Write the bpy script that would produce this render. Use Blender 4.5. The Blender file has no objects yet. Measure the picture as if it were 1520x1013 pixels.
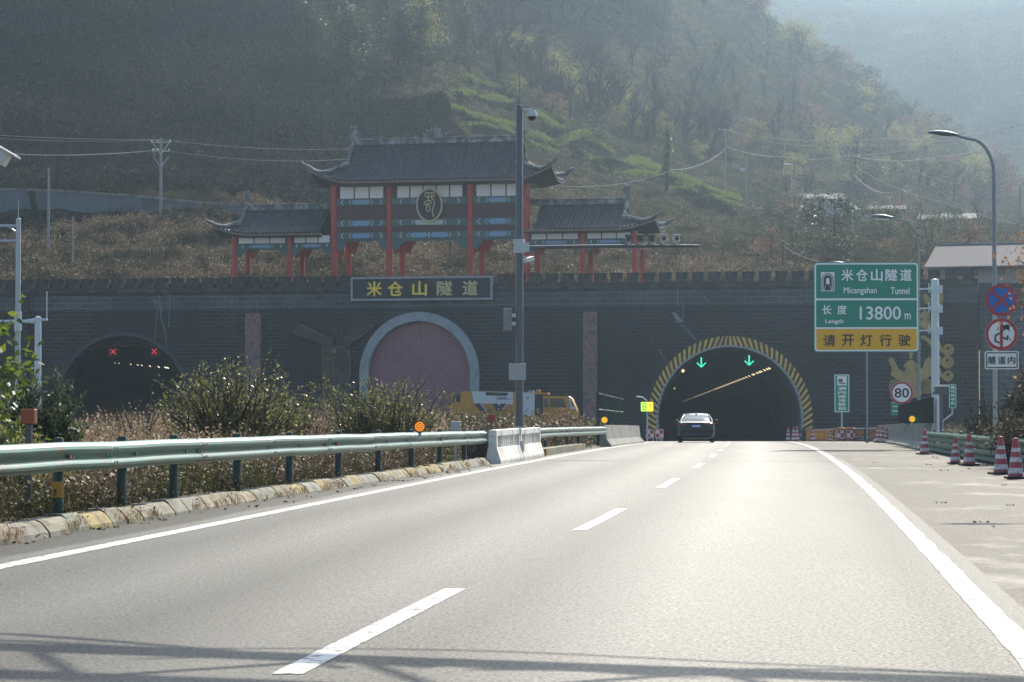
import bpy, bmesh, math, random
import numpy as np
from mathutils import Vector, Matrix, noise as mnoise

sc = bpy.context.scene
COL = sc.collection
R = math.radians
rng = np.random.default_rng(7)
random.seed(11)

# ------------------------------------------------------------------ camera, sky, sun, exposure
F = 3900.0                                   # focal length in pixels of the 1520 px wide frame
HY = 607.0                                   # image row of the horizon
CAMZ = 1.28
PITCH = math.atan((HY - 506.5) / F)
cam = bpy.data.cameras.new('camera')
cam.sensor_width = 36.0
cam.lens = F / 1520.0 * 36.0
cam.clip_start = 0.5
cam.clip_end = 6000
camo = bpy.data.objects.new('camera', cam)
COL.objects.link(camo)
camo.location = (0, 0, CAMZ)
camo.rotation_euler = (R(90) + PITCH, 0, 0)
sc.camera = camo

SUN_EL, SUN_AZ = R(38), R(17)
world = bpy.data.worlds.new('World')
sc.world = world
world.use_nodes = True
wn = world.node_tree
sky = wn.nodes.new('ShaderNodeTexSky')
sky.sky_type = 'NISHITA'
sky.sun_disc = False
sky.sun_elevation = SUN_EL
sky.sun_rotation = SUN_AZ
sky.dust_density = 2.0
sky.air_density = 1.0
wn.links.new(sky.outputs[0], wn.nodes['Background'].inputs[0])
wn.nodes['Background'].inputs[1].default_value = 0.10
sun = bpy.data.lights.new('sun', 'SUN')
sun.energy = 3.7
sun.angle = R(0.53)
sun.color = (1.0, 0.91, 0.77)
suno = bpy.data.objects.new('sun', sun)
COL.objects.link(suno)
SUNV = Vector((math.sin(SUN_AZ) * math.cos(SUN_EL), math.cos(SUN_AZ) * math.cos(SUN_EL), math.sin(SUN_EL)))
suno.rotation_euler = SUNV.to_track_quat('Z', 'Y').to_euler()
suno.location = (60, 100, 120)
sc.view_settings.view_transform = 'Standard'
sc.view_settings.look = 'None'
sc.view_settings.gamma = 1.0
sc.view_settings.exposure = 1.12
sc.cycles.max_bounces = 6
sc.cycles.diffuse_bounces = 3
sc.cycles.glossy_bounces = 3
sc.cycles.transmission_bounces = 4
sc.cycles.volume_bounces = 0
sc.cycles.sample_clamp_indirect = 6

# ------------------------------------------------------------------ measuring helpers
def ray(px, py):
    a, b = (px - 760) / F, (506.5 - py) / F
    return Vector((a, math.cos(PITCH) - b * math.sin(PITCH), math.sin(PITCH) + b * math.cos(PITCH)))

def at(px, py, Y):
    d = ray(px, py)
    return Vector((0, 0, CAMZ)) + d * (Y / d.y)

def zr(s):
    s = min(s, 197.0)
    return -4.4e-5 * max(0.0, s - 33) ** 2

def rx(s):
    if s <= 197:
        return 0.1118 * s - 9.5e-5 * s * s
    return 0.1118 * 197 - 9.5e-5 * 197 ** 2 + 0.058 * (s - 197)

def rhead(s):
    return math.atan(0.1118 - 1.9e-4 * s) if s <= 197 else math.atan(0.058)

def road(lat, s, dz=0.0):
    return Vector((rx(s) + lat, s, zr(s) + dz))

def G(px, py):
    """point of the road surface under a pixel"""
    lo, hi = 6.0, 168.0
    for _ in range(50):
        m = (lo + hi) / 2
        y = HY + (CAMZ - zr(m)) * F / m
        if y > py: lo = m
        else: hi = m
    return Vector(((px - 760) / F * lo, lo, zr(lo)))

def lat_of(p): return p.x - rx(p.y)

# portal wall plane
WO = Vector((16.4, 197.0, 0))
WE = Vector((55, -12.5, 0)).normalized()
WN = Vector((-WE.y, WE.x, 0))                # points back, away from the road
WROT = math.atan2(WE.y, WE.x)
def Wuz(px, py, off=0.0):
    d = ray(px, py); o = Vector((0, 0, CAMZ)); p0 = WO + WN * off
    t = (p0 - o).dot(WN) / d.dot(WN)
    p = o + d * t
    return (p - WO).dot(WE), p.z
def Yw(px):
    d = ray(px, HY); return WO.dot(WN) / d.dot(WN) * d.y

# ------------------------------------------------------------------ object helpers
MW = {}                                       # world matrices of the things' empties
def tag(o, label, cat, group=None, kind='thing'):
    o['label'] = label; o['category'] = cat
    if kind: o['kind'] = kind
    if group: o['group'] = group
    return o

def thing(name, label, cat, loc=(0, 0, 0), rz=0.0, group=None):
    o = bpy.data.objects.new(name, None)
    o.empty_display_size = 0.3
    COL.objects.link(o)
    o.location = loc; o.rotation_euler = (0, 0, rz)
    MW[o.name] = Matrix.Translation(Vector(loc)) @ Matrix.Rotation(rz, 4, 'Z')
    return tag(o, label, cat, group)

def dup(root, loc, rz=None, label=None, group=None, scale=None):
    r = root.copy(); COL.objects.link(r); r.location = loc
    if rz is not None: r.rotation_euler = (0, 0, rz)
    if label: r['label'] = label
    if group: r['group'] = group
    if scale: r.scale = (scale, scale, scale) if not hasattr(scale, '__len__') else scale
    for ch in list(root.children):
        c = ch.copy(); COL.objects.link(c); c.parent = r
        for g in list(ch.children):
            d = g.copy(); COL.objects.link(d); d.parent = c
    return r

def link(name, me, mat, parent=None, smooth=False):
    o = bpy.data.objects.new(name, me); COL.objects.link(o)
    if mat is not None:
        if len(me.materials): me.materials.clear()
        for m in (mat if isinstance(mat, (list, tuple)) else [mat]): me.materials.append(m)
    if smooth and len(me.polygons):
        me.polygons.foreach_set('use_smooth', [True] * len(me.polygons))
    if parent is not None: o.parent = parent
    return o

def world_in(parent, name):
    return MW[parent.name].inverted()

def struct(o):
    o['kind'] = 'structure'; return o
def stuff(o):
    o['kind'] = 'stuff'; return o

class MB:
    def __init__(s): s.v = []; s.f = []; s.m = []
    def add(s, vs, fs, mi=0):
        n = len(s.v); s.v += [tuple(v) for v in vs]
        for f in fs: s.f.append(tuple(i + n for i in f)); s.m.append(mi)
        return s
    def box(s, a, b, mi=0, M=None):
        x0, y0, z0 = a; x1, y1, z1 = b
        vs = [Vector(p) for p in ((x0,y0,z0),(x1,y0,z0),(x1,y1,z0),(x0,y1,z0),(x0,y0,z1),(x1,y0,z1),(x1,y1,z1),(x0,y1,z1))]
        if M is not None: vs = [M @ v for v in vs]
        return s.add(vs, [(0,3,2,1),(4,5,6,7),(0,1,5,4),(1,2,6,5),(2,3,7,6),(3,0,4,7)], mi)
    def quad(s, a, b, c, d, mi=0): return s.add([a, b, c, d], [(0,1,2,3)], mi)
    def tube(s, pts, r, n=8, mi=0, caps=True):
        pts = [Vector(p) for p in pts]; k = len(pts)
        rs = r if hasattr(r, '__len__') else [r] * k
        vs = []; up = Vector((0, 0, 1)); prev = None
        for i, p in enumerate(pts):
            t = (pts[min(i+1, k-1)] - pts[max(i-1, 0)])
            if t.length < 1e-9: t = Vector((0, 0, 1))
            t.normalize()
            if prev is None:
                a = t.cross(up)
                if a.length < .05: a = t.cross(Vector((1, 0, 0)))
            else:
                a = prev - t * prev.dot(t)
                if a.length < 1e-6: a = t.cross(up)
            a.normalize(); prev = a; b = t.cross(a)
            for j in range(n):
                q = 2 * math.pi * (j + .5) / n
                vs.append(p + (a * math.cos(q) + b * math.sin(q)) * rs[i])
        fs = [(i*n+j, i*n+(j+1) % n, (i+1)*n+(j+1) % n, (i+1)*n+j) for i in range(k-1) for j in range(n)]
        if caps: fs += [tuple(range(n-1, -1, -1)), tuple((k-1)*n+j for j in range(n))]
        return s.add(vs, fs, mi)
    def lathe(s, prof, n=16, c=(0, 0, 0), mi=0, axis='Z', sq=False):
        vs = []; c = Vector(c)
        for r_, z in prof:
            for j in range(n):
                q = 2 * math.pi * (j + (.5 if sq else 0)) / n
                x, y = r_ * math.cos(q), r_ * math.sin(q)
                vs.append(c + (Vector((x, y, z)) if axis == 'Z' else Vector((x, z, y)) if axis == 'Y' else Vector((z, x, y))))
        k = len(prof)
        fs = [(i*n+j, i*n+(j+1) % n, (i+1)*n+(j+1) % n, (i+1)*n+j) for i in range(k-1) for j in range(n)]
        fs += [tuple(range(n-1, -1, -1)), tuple((k-1)*n+j for j in range(n))]
        return s.add(vs, fs, mi)
    def grid(s, P, mi=0, flip=False):
        r_, c_ = len(P), len(P[0]); vs = [p for row in P for p in row]; fs = []
        for i in range(r_-1):
            for j in range(c_-1):
                f = (i*c_+j, i*c_+j+1, (i+1)*c_+j+1, (i+1)*c_+j)
                fs.append(f[::-1] if flip else f)
        return s.add(vs, fs, mi)
    def disc(s, c, r_, y, n=24, mi=0, z0=None):
        """flat disc in the XZ plane facing -Y"""
        vs = [(c[0] + r_*math.cos(2*math.pi*j/n), y, c[1] + r_*math.sin(2*math.pi*j/n)) for j in range(n)]
        return s.add(vs, [tuple(range(n))], mi)
    def mesh(s, name):
        me = bpy.data.meshes.new(name); me.from_pydata(s.v, [], s.f)
        if any(s.m): me.polygons.foreach_set('material_index', s.m)
        me.update(); return me
    def build(s, name, mat, parent=None, smooth=False, world=False, bevel=0, fixn=True):
        if world and parent is not None:
            Mi = MW[parent.name].inverted(); s.v = [tuple(Mi @ Vector(v)) for v in s.v]
        me = s.mesh(name)
        if fixn:
            bm = bmesh.new(); bm.from_mesh(me); bmesh.ops.recalc_face_normals(bm, faces=bm.faces); bm.to_mesh(me); bm.free()
        o = link(name, me, mat, parent, smooth)
        if smooth:
            try: me.set_sharp_from_angle(angle=R(40))
            except Exception: pass
        if bevel:
            b = o.modifiers.new('bevel', 'BEVEL'); b.width = bevel; b.segments = 2; b.limit_method = 'ANGLE'
        return o

def curve_mesh(name, curve):
    o = bpy.data.objects.new('tmp', curve); COL.objects.link(o)
    dg = bpy.context.evaluated_depsgraph_get()
    me = bpy.data.meshes.new_from_object(o.evaluated_get(dg)); me.name = name
    bpy.data.objects.remove(o); return me

def stand_up(me, y=0.0, dx=0.0, dz=0.0, sx=1.0, sz=1.0):
    """turn a mesh lying in XY so that it stands in XZ facing -Y"""
    n = len(me.vertices); a = np.empty(n * 3); me.vertices.foreach_get('co', a); a = a.reshape(n, 3)
    b = np.stack([a[:, 0]*sx + dx, -a[:, 2] + y, a[:, 1]*sz + dz], 1)
    me.vertices.foreach_set('co', b.ravel()); me.update(); return me

def outline(name, loops, depth, mat, parent=None, y=0.0):
    """a flat shape (with holes) in XZ of a given thickness; its front lies at y"""
    cu = bpy.data.curves.new(name, 'CURVE'); cu.dimensions = '2D'; cu.fill_mode = 'BOTH'; cu.extrude = depth / 2
    for L in loops:
        sp = cu.splines.new('POLY'); sp.points.add(len(L) - 1)
        for p, q in zip(sp.points, L): p.co = (q[0], q[1], 0, 1)
        sp.use_cyclic_u = True
    me = curve_mesh(name, cu); stand_up(me, y + depth / 2)
    return link(name, me, mat, parent)

def text(name, body, size, mat, parent, x=0.0, y=0.0, z=0.0, bold=0.0, depth=0.01, width=None, height=None, spacing=1.0):
    """raised lettering centred on x, z of the parent's face"""
    cu = bpy.data.curves.new(name, 'FONT'); cu.body = body; cu.size = size
    cu.extrude = depth / 2; cu.space_character = spacing; cu.resolution_u = 3; cu.offset = 0
    me = curve_mesh(name, cu)
    if bold:                                   # thicken the strokes: shifted copies, each a hair proud of the last
        n0 = len(me.vertices); a = np.empty(n0 * 3); me.vertices.foreach_get('co', a); a = a.reshape(n0, 3)
        polys = [tuple(p.vertices) for p in me.polygons]; d = bold * size; V, Fs = [], []
        for k, (ox, oy) in enumerate(((0, 0), (d, 0), (-d, 0), (0, d), (0, -d), (.7*d, .7*d), (-.7*d, -.7*d))):
            V += [(p[0] + ox, p[1] + oy, p[2] + k * .0004) for p in a]; Fs += [tuple(i + k*n0 for i in p) for p in polys]
        me = bpy.data.meshes.new(name); me.from_pydata(V, [], Fs)
    n = len(me.vertices); a = np.empty(n * 3); me.vertices.foreach_get('co', a); a = a.reshape(n, 3)
    lo, hi = a.min(0), a.max(0); w, h = hi[0]-lo[0], hi[1]-lo[1]
    sx = width / w if width else 1.0; sz = height / h if height else (sx if width else 1.0)
    if height and not width: sx = sz
    stand_up(me, y, x - (lo[0]+hi[0])/2*sx, z - (lo[1]+hi[1])/2*sz, sx, sz)
    return link(name, me, mat, parent)

def arc(cx, cz, r_, a0, a1, n):
    return [(cx + r_*math.cos(a0+(a1-a0)*i/n), cz + r_*math.sin(a0+(a1-a0)*i/n)) for i in range(n+1)]
def rrect(x0, z0, x1, z1, r_, n=5):
    P = math.pi
    return (arc(x1-r_, z1-r_, r_, 0, P/2, n) + arc(x0+r_, z1-r_, r_, P/2, P, n)
            + arc(x0+r_, z0+r_, r_, P, 1.5*P, n) + arc(x1-r_, z0+r_, r_, 1.5*P, 2*P, n))
def circ(cx, cz, r_, n=32): return arc(cx, cz, r_, 0, 2*math.pi, n)[:-1]
def arch(cx, cz, r_, zb, n=40):
    """arch outline: semicircle on straight legs down to zb"""
    return [(cx + r_, zb)] + arc(cx, cz, r_, 0, math.pi, n) + [(cx - r_, zb)]

# ------------------------------------------------------------------ materials
def nodes(name):
    m = bpy.data.materials.new(name); m.use_nodes = True
    nt = m.node_tree; return m, nt, nt.nodes['Principled BSDF']
def N(nt, t, **kw):
    n = nt.nodes.new(t)
    for k, v in kw.items():
        if k.startswith('i_'): n.inputs[k[2:].replace('_', ' ')].default_value = v
        else: setattr(n, k, v)
    return n
def rgb(c): return (c[0], c[1], c[2], 1.0)
def ramp(nt, fac, stops, interp='LINEAR'):
    r_ = N(nt, 'ShaderNodeValToRGB'); r_.color_ramp.interpolation = interp
    e = r_.color_ramp.elements
    while len(e) < len(stops): e.new(0.5)
    for el, (p, c) in zip(e, stops): el.position = p; el.color = rgb(c) if hasattr(c, '__len__') else (c, c, c, 1)
    nt.links.new(fac, r_.inputs[0]); return r_.outputs[0]
def mixc(nt, fac, a, b, mode='MIX'):
    n = N(nt, 'ShaderNodeMix', data_type='RGBA', blend_type=mode)
    for sock, val in ((n.inputs[0], fac), (n.inputs[6], a), (n.inputs[7], b)):
        if hasattr(val, 'is_linked') or hasattr(val, 'links'): nt.links.new(val, sock)
        elif hasattr(val, '__len__'): sock.default_value = rgb(val)
        else: sock.default_value = val
    return n.outputs[2]
def coords(nt, kind='Object', scale=None):
    tc = N(nt, 'ShaderNodeTexCoord'); out = tc.outputs[kind]
    if scale is not None:
        mp = N(nt, 'ShaderNodeMapping'); nt.links.new(out, mp.inputs[0]); mp.inputs['Scale'].default_value = scale; out = mp.outputs[0]
    return out
def noise(nt, vec, scale, detail=4, rough=.55):
    n = N(nt, 'ShaderNodeTexNoise'); n.inputs['Scale'].default_value = scale; n.inputs['Detail'].default_value = detail
    n.inputs['Roughness'].default_value = rough
    if vec is not None: nt.links.new(vec, n.inputs['Vector'])
    return n.outputs[0]
def bump(nt, b, h, strength, dist=.02):
    n = N(nt, 'ShaderNodeBump'); n.inputs['Strength'].default_value = strength; n.inputs['Distance'].default_value = dist
    nt.links.new(h, n.inputs['Height']); nt.links.new(n.outputs[0], b.inputs['Normal'])

def mat(name, col, rough=.6, metal=0.0, var=.18, scale=3.0, dirt=None, dscale=1.2, bmp=0.0, bscale=40.0, spec=.5, coat=0.0):
    """paint / stone / metal with two scales of mottling and optional patches of dirt"""
    m, nt, b = nodes(name)
    v = coords(nt)
    c = mixc(nt, noise(nt, v, scale, 5), [x*(1-var) for x in col], [min(1, x*(1+var)) for x in col])
    if dirt is not None:
        f = ramp(nt, noise(nt, v, dscale, 7, .65), [(.46, 0), (.68, 1)])
        c = mixc(nt, f, c, dirt)
    nt.links.new(c, b.inputs['Base Color'])
    b.inputs['Roughness'].default_value = rough; b.inputs['Metallic'].default_value = metal
    b.inputs['Specular IOR Level'].default_value = spec
    if coat: b.inputs['Coat Weight'].default_value = coat
    if bmp: bump(nt, b, noise(nt, v, bscale, 4), bmp)
    return m

def emit(name, col, st, base=(.02, .02, .02)):
    m, nt, b = nodes(name)
    b.inputs['Base Color'].default_value = rgb(base); b.inputs['Emission Color'].default_value = rgb(col)
    b.inputs['Emission Strength'].default_value = st; return m

def leaves(name, cols, trans=.35, rough=.5, patch=None, pscale=.25, spec=.3):
    """leaf colours differ from leaf to leaf; light shines through"""
    m, nt, b = nodes(name)
    g = N(nt, 'ShaderNodeNewGeometry')
    k = len(cols)
    c = ramp(nt, g.outputs['Random Per Island'], [(i / max(1, k-1), cc) for i, cc in enumerate(cols)])
    if patch is not None:
        f = ramp(nt, noise(nt, g.outputs['Position'], pscale, 3), [(.42, 0), (.62, 1)])
        g2 = mixc(nt, 1.0, c, patch, 'MULTIPLY'); c = mixc(nt, f, c, g2)
    nt.links.new(c, b.inputs['Base Color']); b.inputs['Roughness'].default_value = rough
    b.inputs['Specular IOR Level'].default_value = spec
    t = N(nt, 'ShaderNodeBsdfTranslucent'); nt.links.new(c, t.inputs[0])
    mx = N(nt, 'ShaderNodeMixShader'); mx.inputs[0].default_value = trans
    out = nt.nodes['Material Output']
    nt.links.new(b.outputs[0], mx.inputs[1]); nt.links.new(t.outputs[0], mx.inputs[2]); nt.links.new(mx.outputs[0], out.inputs[0])
    return m
# ------------------------------------------------------------------ shared materials
def asphalt(name, lo, hi, stain, rough, white=None, bstr=.6, spec=.5, tracks=False):
    m, nt, b = nodes(name)
    v = coords(nt)
    fine = noise(nt, v, 48, 3, .75); grain = noise(nt, v, 34, 3, .8); grit = noise(nt, v, 140, 2, .6)
    big = noise(nt, coords(nt, scale=(.55, .045, 1)), 1.0, 5, .6)
    agg = N(nt, 'ShaderNodeTexVoronoi', feature='F1'); agg.inputs['Scale'].default_value = 45; nt.links.new(v, agg.inputs['Vector'])
    c = ramp(nt, fine, [(.34, lo), (.52, [(a+b_)/2 for a, b_ in zip(lo, hi)]), (.70, hi)])
    ag = ramp(nt, agg.outputs['Color'], [(.15, .35), (.85, 1.55)])
    c = mixc(nt, .8, c, ag, 'MULTIPLY')
    c = mixc(nt, ramp(nt, big, [(.40, 0), (.66, .75)]), c, stain)
    if white is not None:
        sm = noise(nt, coords(nt, scale=(.35, .16, 1)), 1.0, 6, .72)
        c = mixc(nt, ramp(nt, sm, [(.55, 0), (.72, .75)]), c, white)
    if tracks:
        la = N(nt, 'ShaderNodeAttribute', attribute_name='lat')
        wob = N(nt, 'ShaderNodeMath', operation='MULTIPLY_ADD'); nt.links.new(noise(nt, coords(nt, scale=(.1, .06, 1)), 1.0, 3), wob.inputs[0]); wob.inputs[1].default_value = .7; nt.links.new(la.outputs['Fac'], wob.inputs[2])
        mr_ = N(nt, 'ShaderNodeMapRange'); nt.links.new(wob.outputs[0], mr_.inputs[0]); mr_.inputs[1].default_value = -7.0; mr_.inputs[2].default_value = 2.0
        tk_ = ramp(nt, mr_.outputs[0], [(.0, .5), (.045, .5), (.06, 1.0), (.17, .74), (.27, 1.06), (.37, .74), (.48, 1.08), (.60, .72), (.72, 1.04), (.80, .74), (.87, .55), (.91, .40)])
        c = mixc(nt, 1.0, c, tk_, 'MULTIPLY')
        shine = tk_
        spots = noise(nt, coords(nt, scale=(1.1, .35, 1)), 1.0, 6, .7)
        c = mixc(nt, ramp(nt, spots, [(.60, 0), (.70, .55)]), c, (.035, .035, .034))
    nt.links.new(c, b.inputs['Base Color'])
    nt.links.new(ramp(nt, fine, [(.3, rough+.12), (.7, rough-.05)]), b.inputs['Roughness'])
    sp_ = ramp(nt, grain, [(.36, .02), (.64, spec)])
    if tracks: sp_ = mixc(nt, 1.0, sp_, shine, 'MULTIPLY')
    nt.links.new(sp_, b.inputs['Specular IOR Level'])
    h = N(nt, 'ShaderNodeMath', operation='ADD'); nt.links.new(fine, h.inputs[0]); nt.links.new(grit, h.inputs[1])
    bump(nt, b, h.outputs[0], bstr, .012)
    return m
M_ROAD = asphalt('asphalt', (.024, .024, .022), (.20, .195, .17), (.075, .073, .064), .53, spec=.46, tracks=True, bstr=.20)
M_SHOULDER = asphalt('old_asphalt', (.045, .041, .034), (.175, .16, .13), (.065, .058, .047), .70, white=(.42, .40, .355), spec=.27, bstr=.3)

def paint_mat(name, col, wear=.50):
    m, nt, b = nodes(name); v = coords(nt)
    n1 = noise(nt, v, 9, 8, .75)
    c = mixc(nt, ramp(nt, n1, [(wear, 0), (wear+.08, 1)]), col, (.16, .16, .15))
    c = mixc(nt, ramp(nt, noise(nt, v, 60, 3), [(.3, .25), (.6, 0)]), c, (.3, .3, .28))
    nt.links.new(c, b.inputs['Base Color']); b.inputs['Roughness'].default_value = .75; b.inputs['Specular IOR Level'].default_value = .2
    bump(nt, b, noise(nt, v, 70, 3), .2, .01); return m
M_LINE = paint_mat('road_paint', (.72, .71, .67))
M_CONC = mat('concrete', (.36, .345, .31), .85, var=.15, scale=2.5, dirt=(.16, .145, .12), dscale=1.3, bmp=.2)
M_CONCW = mat('whitewashed_concrete', (.80, .78, .72), .7, var=.06, scale=2, dirt=(.45, .40, .32), dscale=1.2, bmp=.15)
M_GALV = mat('galvanised_steel', (.42, .45, .47), .42, .55, var=.12, scale=2.0)
M_LAMP = mat('pale_grey_lamp_paint', (.24, .26, .27), .45, .1, var=.1, scale=2.0)
M_POLE = mat('grey_pole_paint', (.11, .12, .128), .38, .1, var=.12, scale=2.0)
M_WHITEP = mat('white_pole_paint', (.60, .64, .67), .4, .1, var=.06, scale=2.0)
M_BLACK = mat('black_rubber', (.015, .015, .016), .7, var=.2)
M_WHITE = mat('white_paint', (.78, .78, .76), .45, var=.05)
M_RED = mat('red_paint', (.42, .03, .035), .5, var=.12)
M_RAIL = mat('green_guardrail_paint', (.026, .155, .108), .36, .0, var=.15, scale=1.5, dirt=(.13, .085, .05), dscale=2.6)
M_RAILP = mat('dark_green_post_paint', (.010, .040, .027), .5, .0, var=.2, scale=4, dirt=(.05, .05, .04), dscale=3)
M_RUST = mat('rusty_orange_reflector', (.34, .085, .03), .5, var=.2, scale=8)
M_WIRE = mat('cable_sheath', (.30, .31, .31), .45, .3, var=.05)

# ------------------------------------------------------------------ road, shoulder, ground
def strip(name, fa, fb, ss, mat_, dz, nx=2):
    P = []
    for s in ss:
        a, b = fa(s), fb(s)
        P.append([road(a + (b-a)*i/(nx-1), s, dz) for i in range(nx)])
    o = MB().grid(P).build(name, mat_)
    at_ = o.data.attributes.new('lat', 'FLOAT', 'POINT')     # distance across the road, for wheel tracks
    at_.data.foreach_set('value', [fa(s) + (fb(s)-fa(s))*i/(nx-1) for s in ss for i in range(nx)])
    return struct(o)
SS = [-30 + 3*i for i in range(76)] + [197.0]
def tunnel_pt(lat, s, h): return Vector((rx(s) + lat, s, zr(s) + h))
SS_T = SS + [197 + 6 * i for i in range(1, 60)]
strip('road', lambda s: -7.45, lambda s: 1.42, SS_T, M_ROAD, 0.0, 4)
strip('road_shoulder', lambda s: 1.42, lambda s: 6.4 if s < 150 else 6.4 - (s-150)*.045, SS, M_SHOULDER, -.001, 4)
LDASH = lambda s: np.interp(s, [10, 18.8, 30, 45, 60, 197], [-2.50, -2.46, -2.28, -2.18, -2.12, -2.3])
strip('edge_line', lambda s: -6.58, lambda s: -6.38, [s for s in SS], M_LINE, .004)
P = []
for i in range(420):
    s = 8 + i * .45; e = (mnoise.noise(Vector((s*.9, 3.1, 0))) + .5*mnoise.noise(Vector((s*3.1, 8, 0)))) * .035
    P.append([road(1.08 + e*.5, s, .004), road(1.26 + e, s, .004)])
struct(MB().grid(P).build('edge_line', M_LINE))
P = MB()
for k in range(12):
    s0 = 12.7 + 15 * k
    P.grid([[road(LDASH(s0+1.5*i) - .078, s0+1.5*i, .004), road(LDASH(s0+1.5*i) + .078, s0+1.5*i, .004)] for i in range(5)])
struct(P.build('lane_marking', M_LINE))
P = MB()                                       # cross seams and a patch edge
for s_, a, b_ in ((66, -2.2, 1.05), (96, -6.3, 1.05)):
    P.grid([[road(a + (b_-a)*i/20, s_ + .05*mnoise.noise(Vector((i*.7, s_, 0))), .004) for i in range(21)],
            [road(a + (b_-a)*i/20, s_ + .12 + .05*mnoise.noise(Vector((i*.7, s_, 0))), .004) for i in range(21)]])
struct(P.build('road_seam', mat('bitumen', (.05, .05, .048), .9, spec=.05)))

def ground_z(lat, s):
    t = min(1, max(0, (-9 - lat) / 10)); t = t*t*(3-2*t)
    u = min(1, max(0, (lat - 7) / 12))
    return zr(s) - .05 + t * (0.7 * max(0, s) / 207) + u * .4
def ground_pt(lat, s, dz=0): return Vector((rx(min(s, 197)) + lat, s, ground_z(lat, s) + dz))
def gz_at(x, y): return ground_z(x - rx(min(y, 197)), y)
M_GROUND = mat('dry_soil', (.105, .085, .058), .95, var=.35, scale=1.2, dirt=(.05, .05, .028), dscale=.5, bmp=.5, bscale=8)
P = []
lats = [-380, -220, -120, -60, -40] + list(np.arange(-32, 24, 1.0)) + [40, 60, 120, 220, 380]
for s in [-200, -120, -60, -20] + list(np.arange(0, 200, 3.0)) + [203, 212]:
    row = []
    for l in lats:
        p = ground_pt(l, s); p.z += .10 * mnoise.noise(Vector((p.x*.35, p.y*.35, 2))) if (l < -8.2 or l > 7) else -.02
        row.append(p)
    P.append(row)
struct(MB().grid(P).build('ground', M_GROUND, smooth=True))
strip('opposite_road', lambda s: -30.5, lambda s: -20.0, [20 + 6*i for i in range(31)], M_ROAD, 0.02, 3)
o_ = bpy.data.objects['opposite_road']
for v in o_.data.vertices: v.co.z = gz_at(v.co.x, v.co.y) + .13

# kerb of slanted concrete blocks on the median side
KL = lambda s: np.interp(s, [10, 25, 45, 61, 200], [-7.95, -7.72, -7.32, -7.12, -7.12])
m, nt, b = nodes('stained_kerb_concrete')
g = N(nt, 'ShaderNodeNewGeometry'); v = coords(nt)
c = ramp(nt, g.outputs['Random Per Island'], [(0, (.24, .21, .14)), (.3, (.26, .25, .21)), (.55, (.36, .27, .09)), (.8, (.21, .24, .19)), (1, (.30, .28, .23))])
c = mixc(nt, ramp(nt, noise(nt, v, 3.5, 7, .7), [(.42, 0), (.66, .95)]), c, (.10, .082, .052))
nt.links.new(c, b.inputs['Base Color']); b.inputs['Roughness'].default_value = .9; bump(nt, b, noise(nt, v, 25, 4), .35)
M_KERB = m
P = MB(); s = 12.0
while s < 62.5:
    L_ = random.uniform(.55, 1.05); s1 = min(s + L_, 62.8); j = random.uniform(-.015, .015); hh = random.uniform(.135, .165)
    prof = [(0, -.05), (.012, .015), (.04, .05), (.08, .10), (.12, hh-.015), (.15, hh), (.34, hh), (.34, -.05)]
    rows = []
    for q in (s, (s+s1)/2, s1 - .035):
        rows.append([road(KL(q) - o + j, q, z) for o, z in prof])
    P.grid(rows)
    n0 = len(P.v)
    P.add(rows[0], [tuple(range(len(prof)))]); P.add(rows[-1], [tuple(range(len(prof)))[::-1]])
    s = s1
ko = struct(P.build('kerb', M_KERB, fixn=True))
bm = bmesh.new(); bm.from_mesh(ko.data); bmesh.ops.remove_doubles(bm, verts=bm.verts, dist=.0005); bm.to_mesh(ko.data); bm.free()
P = MB(); s = 76.0
while s < 92:
    P.box((-.2, 0, -.05), (.2, 1.0, .2), M=Matrix.Translation(road(-7.15, s)) @ Matrix.Rotation(-rhead(s), 4, 'Z')); s += 1.04
struct(P.build('kerb', M_KERB))

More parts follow.
